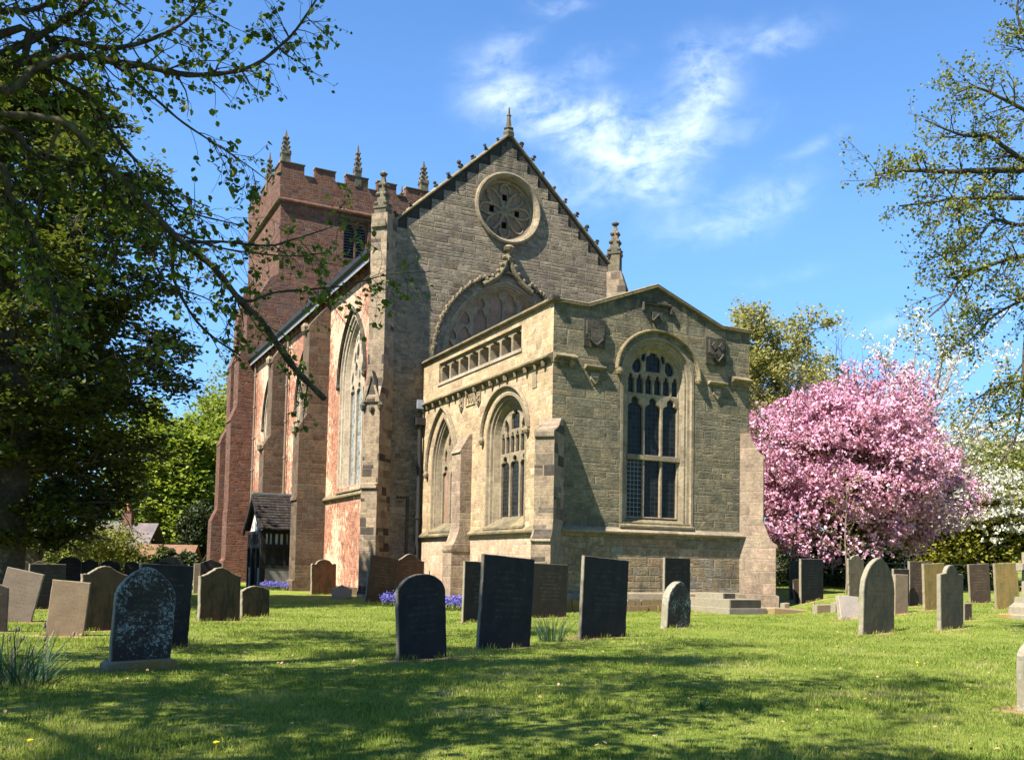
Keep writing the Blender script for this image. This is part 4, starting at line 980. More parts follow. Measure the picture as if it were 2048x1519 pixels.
def build_ground():
    xs = axis(-700, 700, -14, 18, .16); ys = axis(-120, 1200, 5, 38, .16)
    X, Y = np.meshgrid(xs, ys); Zz = terrain(X, Y)
    soil = np.zeros_like(X)
    for x, y, hw, rz in STONES:
        dxr = (X-x)*cos(rz)+(Y-y)*sin(rz); dyr = -(X-x)*sin(rz)+(Y-y)*cos(rz)
        d = np.hypot(np.maximum(np.abs(dxr)-hw, 0), np.maximum(np.abs(dyr)-.05, 0))
        soil = np.maximum(soil, sstep(.42, .05, d))
    v = np.stack([X, Y, Zz], -1).reshape(-1, 3); nx, ny = len(xs), len(ys)
    i = np.arange(nx*ny).reshape(ny, nx)
    f = np.stack([i[:-1, :-1], i[:-1, 1:], i[1:, 1:], i[1:, :-1]], -1).reshape(-1, 4)
    me = bpy.data.meshes.new('ground'); me.from_pydata(v.tolist(), [], f.tolist())
    a = me.attributes.new('soil', 'FLOAT', 'POINT'); a.data.foreach_set('value', soil.ravel().astype(np.float32))
    me.polygons.foreach_set('use_smooth', [True]*len(me.polygons)); me.materials.append(MATS['lawn turf'])
    o = bpy.data.objects.new('ground', me); COL.objects.link(o); o['kind'] = 'structure'
    return o

def fast_mesh(name, V, Fq, m, rnd=None, parent=None, smooth=False, k=4):
    """numpy arrays straight into one mesh (all faces with k corners)"""
    me = bpy.data.meshes.new(name); me.vertices.add(len(V)); me.vertices.foreach_set('co', np.asarray(V, np.float32).ravel())
    nf = len(Fq); me.loops.add(nf*k); me.polygons.add(nf)
    me.loops.foreach_set('vertex_index', np.asarray(Fq, np.int32).ravel())
    me.polygons.foreach_set('loop_start', np.arange(nf, dtype=np.int32)*k)
    me.update(calc_edges=True)
    if rnd is not None:
        a = me.attributes.new('rnd', 'FLOAT', 'POINT'); a.data.foreach_set('value', np.asarray(rnd, np.float32))
    me.materials.append(MATS[m])
    if smooth: me.polygons.foreach_set('use_smooth', np.ones(nf, bool))
    o = bpy.data.objects.new(name, me); COL.objects.link(o)
    if parent: o.parent = parent
    return o

def blades(P, h, w, rg, lean=.35, name='grass', m='grass blade', tone=None, parent=None):
    """a bent two-piece blade at each point of P"""
    n = len(P); q = rg.uniform(0, 2*pi, n); ld = rg.uniform(0, 2*pi, n); ll = np.abs(rg.normal(0, lean, n))
    side = np.stack([np.cos(q), np.sin(q), np.zeros(n)], 1)*(w*.5)[:, None]
    L = np.stack([np.cos(ld)*ll, np.sin(ld)*ll, np.ones(n)], 1); L /= np.linalg.norm(L, axis=1)[:, None]
    mid = P+L*(h*.55)[:, None]; L2 = L.copy(); L2[:, :2] *= 1.9; L2 /= np.linalg.norm(L2, axis=1)[:, None]
    tip = mid+L2*(h*.5)[:, None]
    V = np.stack([P-side, P+side, mid+side*.75, mid-side*.75, tip+side*.12, tip-side*.12], 1).reshape(-1, 3)
    b = np.arange(n)[:, None]*6
    Fq = np.concatenate([b+np.array([0, 1, 2, 3]), b+np.array([3, 2, 4, 5])], 0)
    r = tone if tone is not None else rg.uniform(0, 1, n)
    return fast_mesh(name, V, Fq, m, np.repeat(r, 6), parent)
def patchnoise(x, y, seed=0):
    r = np.random.default_rng(seed); s = np.zeros_like(x)
    for k in range(14):
        fr = 2**r.uniform(-.8, 2.2); a = r.uniform(0, 2*pi); s += np.sin((x*cos(a)+y*sin(a))*fr*2+r.uniform(0, 6))/fr**.5
    return s/4
def inside_church(X, Y):
    qx = X-ORG[0]; qy = Y-ORG[1]; u = qx*UX[0]+qy*UX[1]; v = qx*VX[0]+qy*VX[1]
    return ((u > -.4) & (u < CW+.4) & (v > -.45) & (v < 14)) | ((u > US-.3) & (v > VG-.2))
def build_grass():
    rg = np.random.default_rng(21); P = []
    for (y0, y1, dens) in ((6.8, 10, 1700), (10, 14, 1150), (14, 19, 700), (19, 26, 380), (26, 36, 170)):
        A = (y1-y0)*(y1*1.13+1.5); n = int(A*dens)
        y = rg.uniform(y0, y1, n); x = rg.uniform(-1, 1, n)*(y*.565+.7)
        P.append(np.stack([x, y], 1))
    P = np.concatenate(P); x, y = P[:, 0], P[:, 1]
    keep = ~inside_church(x, y)
    pn = patchnoise(x, y, 3); keep &= rg.uniform(0, 1, len(x)) < np.clip(.78+.3*pn, .3, 1)
    for sx, sy, hw, rz in STONES:
        dxr = (x-sx)*cos(rz)+(y-sy)*sin(rz); dyr = -(x-sx)*sin(rz)+(y-sy)*cos(rz)
        d = np.hypot(np.maximum(np.abs(dxr)-hw, 0), np.maximum(np.abs(dyr)-.05, 0))
        keep &= d > rg.uniform(.02, .30, len(x))
    x, y, pn = x[keep], y[keep], pn[keep]
    n = len(x); B = np.stack([x, y, terrain(x, y)-.004], 1)
    h = (.026+.016*np.clip(pn+.5, 0, 1.4))*rg.uniform(.55, 1.45, n); w = np.clip(.0045+y*.00038, .006, .016)*rg.uniform(.7, 1.3, n)
    tuft = patchnoise(x*2.5, y*2.5, 9)
    h *= 1+.55*np.clip(tuft, 0, 1.2)
    tone = np.clip(.45+.24*patchnoise(x*.7, y*.7, 5)+rg.normal(0, .20, n)+.10*tuft+.5*np.clip(patchnoise(x*1.3, y*2.2, 15)-.55, 0, 1), 0, 1)
    # longer uncut tufts hugging the feet of the stones
    E_ = []
    for sx, sy, hw, rz in STONES:
        m_ = int(150*(hw*2+.3)); a_ = rg.uniform(-hw-.07, hw+.07, m_); c_ = rg.choice([-1, 1], m_)*rg.uniform(.06, .17, m_)
        E_.append(np.stack([sx+a_*cos(rz)-c_*sin(rz), sy+a_*sin(rz)+c_*cos(rz)], 1)[rg.uniform(0, 1, m_) < np.clip(.55+.9*np.sin(a_*9+sx), 0, 1)])
    E_ = np.concatenate(E_); E_ = np.concatenate([E_, np.zeros((len(E_), 1))], 1); E_[:, 2] = terrain(E_[:, 0], E_[:, 1])-.004
    B = np.concatenate([B, E_]); ne = len(E_); h = np.concatenate([h, rg.uniform(.05, .13, ne)]); w = np.concatenate([w, np.clip(.005+E_[:, 1]*.0004, .006, .016)]); tone = np.concatenate([tone, np.clip(rg.normal(.45, .3, ne), 0, 1)])
    o = blades(B, h, w, rg, .45, 'grass', 'grass blade', tone); o['kind'] = 'stuff'
    tag(o, 'short mown churchyard grass around the headstones', 'grass')

# ------------------------------------------------------------------ headstones
def prof(kind, w, h):
    a = w/2
    if kind == 'rect': top = [(a, h), (-a, h)]
    elif kind == 'round': top = [(a*cos(t), h-a*.62+a*.62*sin(t)) for t in np.linspace(0, pi, 17)]
    elif kind == 'segment': top = [(a*x, h-.20*a*2*x*x*.8) for x in np.linspace(1, -1, 13)]
    elif kind == 'gothic':
        zs = h-w*.62; top = arch(-a, a, zs, h, 9)[::-1]
    elif kind == 'softgothic':
        zs = h-w*.50; top = [(a*x, zs+w*.50*(1-abs(x)**1.5)**.66) for x in np.cos(np.linspace(0, pi, 27))]
    elif kind == 'pointed': top = [(a, h-w*.22), (a*.9, h-w*.20), (0, h), (-a*.9, h-w*.20), (-a, h-w*.22)]
    elif kind == 'ogee':
        d = .19*w; top = []
        for x in np.linspace(1, -1, 25):
            t = abs(x); f = cos(pi*min(1, t/.93))*.5+.5; top.append((a*x, h-d*(1-f)-(0 if t < .93 else .0)))
    elif kind == 'shoulder':
        s = h-.20*w; top = [(a, s), (a*.92, s+.05*w), (a*.72, s+.02*w)]+[(a*.62*cos(t), s+.02*w+.18*w*sin(t)) for t in np.linspace(.15, pi-.15, 11)]+[(-a*.72, s+.02*w), (-a*.92, s+.05*w), (-a, s)]
    elif kind == 'bell':
        s = h-.26*w; top = [(a, s), (a, s+.04*w), (a*.80, s+.06*w)]+[(a*.52*cos(t), s+.05*w+.21*w*sin(t)) for t in np.linspace(.1, pi-.1, 11)]+[(-a*.80, s+.06*w), (-a, s+.04*w), (-a, s)]
    return [(-a, -.3), (a, -.3)]+top
def px_seed(a, b): return int(abs(a)*131+b*17) % 99991
def worn(L, seed, amp):
    """weather an outline: fine waviness and a few small chips out of the edge"""
    r = random.Random(seed); out = []; n = len(L)
    for i in range(n):
        p, q = np.array(L[i], float), np.array(L[(i+1) % n], float); l = np.linalg.norm(q-p); k = max(1, int(l/.10))
        nv = np.array([q[1]-p[1], p[0]-q[0]])/(l+1e-9)
        for j in range(k):
            c = p+(q-p)*j/k; dlt = r.gauss(0, amp*.55)
            if r.random() < .05: dlt = -r.uniform(.004, .014)
            out.append(tuple(c+nv*dlt) if c[1] > .02 else tuple(c))
    return out
def headstone(pl, pr, yb, yt, kind, m, label, lean=0., yaw=27., thick=.09, back=0., group='headstones in the churchyard', bot=None, name='headstone', ground_z=None, soil=True, cat='headstone'):
    """pl,pr = left/right foot and yb/yt = foot and top as read on the photograph, turned into metres on the lawn"""
    P = at((pl+pr)/2, yb); dep = float((P-CPOS) @ _F)
    vd = atan2(P[0], P[1]); ang = rad(yaw)+vd   # obliquity of the face to the line of sight
    w = (pr-pl)*dep/FOC/max(.5, cos(ang)) if True else 0
    w = (pr-pl)*dep/FOC/max(.55, cos(rad(yaw))+sin(rad(yaw))*-(P[0]/P[1]))
    h = (yb-yt)*dep/FOC
    F = Frame((0, 0, 0), (1, 0, 0), Z3, (0, -1, 0))
    mb = MB().plate(F, worn(prof(kind, w, h), px_seed(pl, yb), .0035 if 'slate' in m and m != 'lichened slate' else .007), [], -thick/2, thick/2, min(.014, thick*.15))
    o = mb.build(name, m)
    o.location = P; o.rotation_euler = (rad(-back), rad(lean), rad(yaw)); o.rotation_mode = 'XYZ'
    tag(o, label, cat, group)
    if soil: STONES.append((P[0], P[1], w/2, rad(yaw)))
    return o, P, w, h
hs = headstone
# left side, front to back
o, P, w, h = hs(219, 339, 1336, 1139, 'softgothic', 'lichened slate', 'pointed-arch dark headstone blotched with white lichen, standing on a low stone base', lean=2.6, yaw=40, thick=.11)
o.location.z += .04
b = MB().plate(Frame((0, 0, 0), (1, 0, 0), Z3, (0, -1, 0)), [(-.49, -.2), (.49, -.2), (.47, .10), (.40, .135), (-.40, .135), (-.47, .10)], [], -.17, .17, .02).build('base', 'mossy kerb', o)
b.location = (0, 0, -.05); b.rotation_euler = (0, rad(-3.5), 0)
hs(90, 167, 1271, 1161, 'rect', 'buff slate', 'plain pale grey-brown square-topped slab left of the lichened pointed stone', lean=5., yaw=16, thick=.07)
hs(-14, 62, 1243, 1138, 'rect', 'grey slate', 'grey inscribed slab tilting sharply to the right beside the far left bare tree shade', lean=12., yaw=10, thick=.07)
hs(-62, 14, 1262, 1160, 'pointed', 'dark slate', 'dark pointed stone at the left picture edge, only its shoulder showing', lean=0, yaw=20, thick=.09)
hs(55, 128, 1217, 1127, 'rect', 'dark slate', 'wide dark square slab in shade behind the tilting grey slab', yaw=42)
hs(158, 249, 1260, 1131, 'ogee', 'mossy sandstone', 'broad mossy brown headstone with curved shoulders and pale lit rim, behind the plain pale slab', lean=.5, yaw=42, thick=.12)
hs(268, 375, 1294, 1128, 'rect', 'dark slate', 'tall dark square slab directly behind the lichened pointed stone', lean=2.2, yaw=43)
hs(397, 478, 1241, 1134, 'ogee', 'mossy sandstone', 'streaked mossy headstone with curved shoulders, in front of the red tower buttress', lean=-.6, yaw=44, thick=.13)
hs(482, 537, 1233, 1171, 'segment', 'mossy sandstone', 'small low round-topped mossy stone right of the streaked curved-shouldered stone', lean=-1.5, yaw=45, thick=.12)
hs(398, 441, 1190, 1117, 'pointed', 'dark slate', 'dark stone with a low pointed top at the foot of the tower', yaw=27)
hs(386, 399, 1186, 1126, 'rect', 'grey slate', 'narrow grey stone by the tower foot, left of the low pointed one', yaw=27)
hs(312, 366, 1190, 1114, 'round', 'green grey stone', 'round-topped greenish stone showing over the tall dark slab', yaw=22)
hs(284, 352, 1196, 1122, 'segment', 'dark slate', 'low curved dark stone just over the top of the tall dark slab', yaw=22)
hs(114, 160, 1200, 1113, 'round', 'dark slate', 'tall round-topped dark stone in deep shade behind the wide dark slab', yaw=20)
hs(160, 194, 1200, 1117, 'ogee', 'dark slate', 'curved-shouldered dark stone in shade, second from the round-topped one', yaw=20)
hs(198, 238, 1195, 1120, 'round', 'dark slate', 'dark round stone in shade peeping over the broad mossy headstone', yaw=20)
hs(246, 276, 1198, 1122, 'round', 'dark slate', 'dark round stone in shade between the mossy headstone and the tall slab', yaw=20)
hs(60, 92, 1186, 1121, 'ogee', 'dark slate', 'small dark curved stone in shade nearest the yellow-green bush', yaw=18)
hs(22, 56, 1190, 1120, 'round', 'dark slate', 'round dark stone in shade below the yellow-green bush', yaw=18)
# middle
hs(622, 671, 1188, 1118, 'shoulder', 'red brown sandstone', 'reddish carved headstone with moulded top against the red nave wall', lean=-1.2, yaw=38, thick=.13)
hs(664, 703, 1197, 1169, 'pointed', 'light grey stone', 'tiny pale grey pointed marker beside the reddish carved headstone', yaw=27, thick=.12)
hs(730, 786, 1202, 1112, 'rect', 'brown slate', 'brown inscribed slab leaning right at the foot of the gable buttress', lean=6.5, yaw=38)
hs(788, 845, 1197, 1107, 'ogee', 'brown slate', 'brown curved-top headstone just right of the leaning brown slab', lean=1.0, yaw=44, thick=.11)
hs(864, 912, 1190, 1135, 'ogee', 'dark slate', 'small dark curved-top stone by the bluebells at the chapel corner', lean=-1.0, yaw=44)
hs(886, 902, 1178, 1156, 'round', 'light grey stone', 'low pale stub behind the round-shouldered dark stone and bluebells', yaw=27)
hs(797, 892, 1316, 1147, 'round', 'blue slate', 'large dark round-topped slate leaning left, nearest the middle of the lawn', lean=-3.4, yaw=46, thick=.075)
hs(956, 1059, 1295, 1112, 'rect', 'blue slate', 'tallest dark square slate in the middle, leaning slightly right, daffodil leaves beside it', lean=3.2, yaw=46, thick=.075)
hs(925, 1003, 1243, 1123, 'rect', 'dark slate', 'dark square slate half hidden behind the tallest middle slate', lean=1.0, yaw=44, thick=.075)
hs(1061, 1132, 1234, 1127, 'rect', 'brown slate', 'inscribed brown-grey slate with square top, right behind the daffodil leaves', lean=1.2, yaw=42, thick=.075)
hs(1160, 1250, 1274, 1115, 'rect', 'blue slate', 'bare dark slate with tilted top edge before the chapel east wall', lean=3.0, yaw=46, thick=.08)
hs(1327, 1378, 1232, 1115, 'rect', 'dark slate', 'narrow dark slate standing against the chapel wall below its big window', yaw=44, lean=.3, thick=.085)
hs(1328, 1374, 1254, 1162, 'gothic', 'lichened slate', 'small thick pointed stone spotted with lichen, leaning right by the granite tomb', lean=4., yaw=44, thick=.2)
# right side
hs(1722, 1784, 1266, 1115, 'gothic', 'green grey stone', 'big pointed-arch grey-green headstone on the sunny right lawn', lean=2.4, yaw=38, thick=.13)
hs(1876, 1926, 1257, 1129, 'bell', 'green grey stone', 'grey-green headstone with a round head and square shoulders, on the sunny right lawn', lean=.4, yaw=38, thick=.11)
hs(1926, 1941, 1239, 1206, 'rect', 'brown slate', 'stubby low stone tucked behind the round-headed shouldered one', yaw=27, thick=.12)
hs(1679, 1719, 1236, 1191, 'rect', 'pale grey marble', 'small pale marble tablet tilted backwards left of the big pointed stone', lean=4., yaw=24, thick=.14, back=14)
hs(1788, 1814, 1226, 1148, 'rect', 'buff slate', 'narrow buff slab just right of the big pointed stone', lean=.6, yaw=27)
hs(1786, 1817, 1212, 1137, 'rect', 'dark slate', 'dark slab topping out behind the narrow buff slab', yaw=27)
hs(1818, 1862, 1210, 1122, 'rect', 'brown slate', 'dark brown upright slab left of the leaning mustard slab', yaw=24, thick=.10)
hs(1848, 1890, 1219, 1126, 'rect', 'mustard sandstone', 'mustard-coloured slab leaning left behind the round-headed shouldered stone', lean=-2., yaw=24)
hs(1940, 1981, 1205, 1127, 'rect', 'brown slate', 'reddish-brown slab leaning left in front of the iron fence', lean=-3.2, yaw=16)
hs(1992, 2038, 1217, 1125, 'rect', 'mustard sandstone', 'mossy yellow slab with a worn pale top band, next to the stone cross', lean=-3., yaw=14)
hs(1600, 1646, 1202, 1117, 'rect', 'dark slate', 'tall dark slab by the chapel corner under the pink cherry', lean=-.6, yaw=42, thick=.1)
hs(1580, 1622, 1195, 1121, 'rect', 'blue slate', 'bluish dark slab half hidden behind the tall one under the cherry', yaw=27)
hs(1590, 1634, 1203, 1157, 'rect', 'brown slate', 'short brown slab propped in front of the tall one under the cherry', lean=-3., yaw=24, back=8)
hs(1697, 1728, 1193, 1110, 'shoulder', 'green grey stone', 'pale green-grey shouldered headstone at the foot of the thin sapling', lean=-1.6, yaw=24)
o, P, w, h = hs(2043, 2123, 1416, 1276, 'round', 'lichened slate', 'near lichened stone cut by the right picture edge', yaw=30, thick=.10)

# granite chest tomb beside the chapel
P = at(1460, 1228)
T = empty('granite_tomb', tuple(P), rad(27)); tag(T, 'low stepped grey granite tomb with slim block on top, below the chapel window', 'tomb')
MB().plate(Frame((0, 0, 0), (1, 0, 0), (0, 1, 0), (0, 0, 1)), [(-.02, 0), (1.62, 0), (1.62, 2.45), (-.02, 2.45)], [], -.15, .20, .012).build('base_step', 'grey granite', T)
MB().plate(Frame((0, 0, 0), (1, 0, 0), (0, 1, 0), (0, 0, 1)), [(.06, .10), (1.45, .10), (1.45, 2.3), (.06, 2.3)], [], .201, .50, .012).build('body', 'grey granite', T)
MB().plate(Frame((0, 0, 0), (1, 0, 0), (0, 0, 1), (0, -1, 0)), [(.10, .22), (1.42, .22), (1.42, .485), (.10, .485)], [], -.098, -.088, .003).build('polished_panel', 'dark granite', T)
lg = MB().plate(Frame((0, 0, 0), (1, 0, 0), (0, 1, 0), (0, 0, 1)), [(.1, 1.2), (.32, .75), (.86, .75), (.86, 2.0), (.1, 2.0)], [], .501, .69, .01).build('top_block', 'grey granite', T)
MB().fbox(Frame((0, 0, 0), (1, 0, 0), Z3, (0, -1, 0)), .36, .84, .52, .68, -.752, -.742).build('dark_inset', 'dark granite', lg)
# kerbs and mossy ledger right of the chapel
P = at(1586, 1226)
o = MB().plate(Frame((0, 0, 0), (1, 0, 0), (0, 1, 0), (0, 0, 1)), [(-.75, 0), (.6, 0), (.75, .9), (-.6, .9)], [], -.1, .17, .05).build('ledger_stone', 'mossy kerb'); o.location = P; o.rotation_euler = (rad(-5), rad(4), rad(20)); tag(o, 'low mossy orange-stained ledger slab sunk in the grass by the chapel corner', 'ledger stone')
for px, hh, ww, lb in ((1570, .34, .24, 'small upright kerb block at the chapel corner foot'), (1648, .28, .78, 'long low buff kerb block right of the mossy ledger'), (1672, .34, .26, 'short end kerb block left of the pale marble tablet')):
    P = at(px, 1224); o = MB().plate(Frame((0, 0, 0), (1, 0, 0), Z3, (0, -1, 0)), [(-ww/2, -.2), (ww/2, -.2), (ww/2-.01, hh), (-ww/2+.01, hh-.02)], [], -.12, .12, .02).build('kerb_block', 'buff slate'); o.location = P; o.rotation_euler = (0, 0, rad(20)); tag(o, lb, 'kerb block')
# stone cross at the right edge
P = at(2056, 1236)
o = empty('stone_cross', tuple(P), rad(24)); tag(o, 'weathered stone cross on stepped base, cut by the right picture edge', 'grave cross')
MB().plate(Frame((0, 0, 0), (1, 0, 0), (0, 1, 0), Z3), [(-.62, -.5), (.62, -.5), (.62, .5), (-.62, .5)], [], -.2, .13, .03).build('base_step', 'mossy kerb', o)
MB().lathe((0, 0, .13), [(.52, 0), (.50, .2), (.36, .33), (.34, .5)], 4, pi/4).build('base', 'grey slate', o)
sh = MB().plate(Frame((0, 0, .6), (1, 0, 0), Z3, (0, -1, 0)), [(-.14, 0), (.14, 0), (.11, .80), (.36, .80), (.36, 1.02), (.11, 1.02), (.11, 1.34), (-.11, 1.34), (-.11, 1.02), (-.36, 1.02), (-.36, .80), (-.11, .80)], [], -.1, .1, .025).build('cross', 'light grey stone', o)

# iron estate fence behind the right-hand stones
fe = empty('estate_fence', (0, 0, 0)); tag(fe, 'thin dark iron estate fence with horizontal rails behind the right-hand headstones', 'fence')
FA, FB = np.array([9., 47.]), np.array([33., 45.])
rl = MB()
nseg = 14
for hz in (1.18, .86, .5, .2):
    pts = []
    for i in range(nseg+1):
        q = FA+(FB-FA)*i/nseg; pts.append((q[0], q[1], float(terrain(*q))+hz))
    rl.tube(pts, .02 if hz < 1.1 else .026, 5)
rl.build('rails', 'fence iron', fe)
for i in range(nseg+1):
    q = FA+(FB-FA)*i/nseg; z = float(terrain(*q)); MB().box(q[0]-.03, q[0]+.03, q[1]-.012, q[1]+.012, z-.2, z+1.3).build('post', 'fence iron', fe)

# cottage beyond the churchyard wall on the left
def cottage():
    c = empty('cottage', (-38.6, 77., 0), rad(5)); tag(c, 'long low tiled cottage with one brick chimney, beyond the hedge behind the left-hand stones', 'cottage')
    MB().box(-9, 9, -3, 3, -.2, 2.2).build('wall', 'cottage brick', c)
    r = MB(); r.prism(Frame((0, 0, 0), (0, 1, 0), Z3, (1, 0, 0)), [(-3.5, 1.9), (-3.5, 2.05), (0, 4.45), (3.5, 2.05), (3.5, 1.9), (0, 4.2)], -9.4, 9.4)
    rf_ = r.build('roof', 'cottage tile', c)
    ch = MB().box(6.6, 7.3, -.4, .4, 4.0, 5.35); ch.box(6.55, 7.35, -.45, .45, 5.3, 5.45)
    ch.build('chimney', 'cottage brick', rf_); MB().lathe((6.95, 0, 5.45), [(.17, 0), (.14, .45), (.18, .48), (.18, .55)], 8).build('chimney_pot', 'terracotta pot', rf_)
    MB().tube([(6.2, 0, 4.3), (6.2, 0, 5.9)], .025, 5).tube([(5.9, 0, 5.8), (6.5, 0, 5.8)], .02, 4).build('aerial', 'fence iron', rf_)
    d = empty('outbuilding', (-25.6, 70., 0), rad(8)); tag(d, 'small white outbuilding with orange tiled roof under the sycamore', 'outbuilding')
    w_ = MB().box(-2.0, 2.0, -1.6, 1.6, -.2, 1.5).build('wall', 'cottage render', d)
    MB().prism(Frame((0, 0, 0), (0, 1, 0), Z3, (1, 0, 0)), [(-2.0, 1.35), (-2.0, 1.5), (0, 2.6), (2.0, 1.5), (2.0, 1.35), (0, 2.4)], -2.2, 2.2).build('roof', 'orange tile', d)
    for x in (-1.2, 0, 1.2): MB().box(x-.25, x+.25, -1.63, -1.59, .6, 1.2).build('window', 'belfry darkness', d)
cottage()
# ------------------------------------------------------------------ trees and plants
def nrm(v): return v/(np.linalg.norm(v)+1e-9)
def deflect(d, ang, rg):
    a = nrm(np.cross(d, nrm(rg.normal(0, 1, 3)))); return nrm(d*cos(ang)+a*sin(ang))
def grow(rg, p, d, L, r, lvl, cf, segs, tips):
    n = max(3, int(L/cf['step'][lvl])); pts = [p]; rad_ = [r]; end = cf.get('taper', .35)
    for i in range(n):
        d = nrm(d+rg.normal(0, cf['wig'][lvl], 3)+np.array([0, 0, cf['up'][lvl]])); p = p+d*L/n
        pts.append(p); rad_.append(r*(1-(1-end)*(i+1)/n))
    segs.append((pts, rad_, lvl))
    if lvl < cf['max']:
        m = cf['kids'][lvl]; m = int(m+rg.uniform(0, 1))
        for k in range(m):
            t = cf['t0'][lvl]+(1-cf['t0'][lvl])*(k+rg.uniform(0, 1))/m; i = min(n-1, int(t*n)); q = pts[i]+(pts[i+1]-pts[i])*(t*n-i if t < 1 else 0)
            dd = deflect(nrm(pts[i+1]-pts[i]), rad(rg.normal(cf['ang'][lvl], 9)), rg)
            grow(rg, q, dd, L*cf['ratio'][lvl]*rg.uniform(.7, 1.25)*(1-.45*t*cf.get('cone', .6)), rad_[i]*cf.get('rr', .62), lvl+1, cf, segs, tips)
    else:
        tips.extend(pts[1:])
def wood(segs, m, parent, sides=(8, 6, 4, 3, 3), minr=.004, name='trunk'):
    V = []; Fq = []; off = 0
    for pts, rd, lv in segs:
        k = sides[min(lv, len(sides)-1)]; P = np.array(pts); R = np.maximum(np.array(rd), minr); n = len(P)
        T = np.gradient(P, axis=0); T /= np.linalg.norm(T, axis=1)[:, None]+1e-9
        ref = np.array([.31, .17, .93]) if abs(T[0][2]) < .8 else np.array([.95, .2, .1])
        A = np.cross(T, ref); A /= np.linalg.norm(A, axis=1)[:, None]+1e-9; B = np.cross(T, A)
        q = 2*pi*np.arange(k)/k
        ring = P[:, None, :]+R[:, None, None]*(np.cos(q)[None, :, None]*A[:, None, :]+np.sin(q)[None, :, None]*B[:, None, :])
        V.append(ring.reshape(-1, 3)); i = np.arange(n*k).reshape(n, k)
        Fq.append(np.stack([i[:-1], np.roll(i, -1, 1)[:-1], np.roll(i, -1, 1)[1:], i[1:]], -1).reshape(-1, 4)+off); off += n*k
    return fast_mesh(name, np.concatenate(V), np.concatenate(Fq), m, parent=parent, smooth=True)
def leaves(P, size, rg, m, name='crown', parent=None, droop=.0, narrow=.62, upbias=.6, tone=None, D=None):
    """one folded six-point leaf per position"""
    n = len(P); P = np.asarray(P, float)
    nv = rg.normal(0, 1, (n, 3)); nv[:, 2] = np.abs(nv[:, 2])+upbias; nv /= np.linalg.norm(nv, axis=1)[:, None]
    ax = rg.normal(0, 1, (n, 3)) if D is None else D+rg.normal(0, .5, (n, 3)); ax[:, 2] -= droop
    ax -= (ax*nv).sum(1)[:, None]*nv; ax /= np.linalg.norm(ax, axis=1)[:, None]+1e-9
    sd = np.cross(nv, ax); s = np.asarray(size)*np.ones(n); s = s[:, None]; w = s*narrow*.5
    up = nv*s*.10
    V = np.stack([P, P+ax*s*.3+sd*w*.95+up, P+ax*s*.68+sd*w*.8+up, P+ax*s, P+ax*s*.68-sd*w*.8+up, P+ax*s*.3-sd*w*.95+up], 1).reshape(-1, 3)
    b = np.arange(n)[:, None]*6; Fq = np.concatenate([b+np.array([0, 1, 2, 3]), b+np.array([0, 3, 4, 5])], 0)
    t = rg.uniform(0, 1, n) if tone is None else np.clip(tone, 0, 1)
    return fast_mesh(name, V, Fq, m, np.repeat(t, 6), parent)
def puffs(P, size, rg, m, name='crown', parent=None, tone=None, k=3):
    """little clusters of k crossed, cupped petals-quads"""
    n = len(P); s = (np.asarray(size)*np.ones(n)); V = []; R = []
    for j in range(k):
        a = rg.normal(0, 1, (n, 3)); a /= np.linalg.norm(a, axis=1)[:, None]; b = np.cross(a, rg.normal(0, 1, (n, 3))); b /= np.linalg.norm(b, axis=1)[:, None]+1e-9
        c = P+rg.normal(0, .22, (n, 3))*s[:, None]; h = (s*rg.uniform(.32, .55, n))[:, None]
        V.append(np.stack([c-a*h, c-b*h*.8, c+a*h, c+b*h*.8], 1)); R.append((tone if tone is not None else rg.uniform(0, 1, n))+rg.normal(0, .12, n))
    V = np.concatenate(V).reshape(-1, 3); R = np.clip(np.concatenate(R), 0, 1)
    Fq = np.arange(len(V)).reshape(-1, 4)
    return fast_mesh(name, V, Fq, m, np.repeat(R, 4), parent)
def ell(rg, n, c, r, shell=.55, bottom=-1., lump=.18, seed=1):
    """points through the outer part of a lumpy ellipsoid crown"""
    d = rg.normal(0, 1, (n*2, 3)); d /= np.linalg.norm(d, axis=1)[:, None]; d = d[d[:, 2] > bottom][:n]
    r2 = np.random.default_rng(seed); k = np.zeros(len(d))
    for _ in range(9):
        a = nrm(r2.normal(0, 1, 3)); k += np.cos(np.arccos(np.clip(d @ a, -1, 1))*r2.uniform(3, 9)+r2.uniform(0, 6))
    rr = (1+lump*k/2.2)*(shell+(1-shell)*rg.uniform(0, 1, len(d)) ** .6)
    return np.asarray(c)+d*np.asarray(r)*rr[:, None]
def clump(rg, C, per, spread):
    """several leaf positions round each centre"""
    C = np.repeat(np.asarray(C), per, 0); return C+rg.normal(0, 1, C.shape)*np.asarray(spread)
def tree_root(name, loc, label, cat='tree', group=None):
    o = empty(name, loc); return tag(o, label, cat, group)

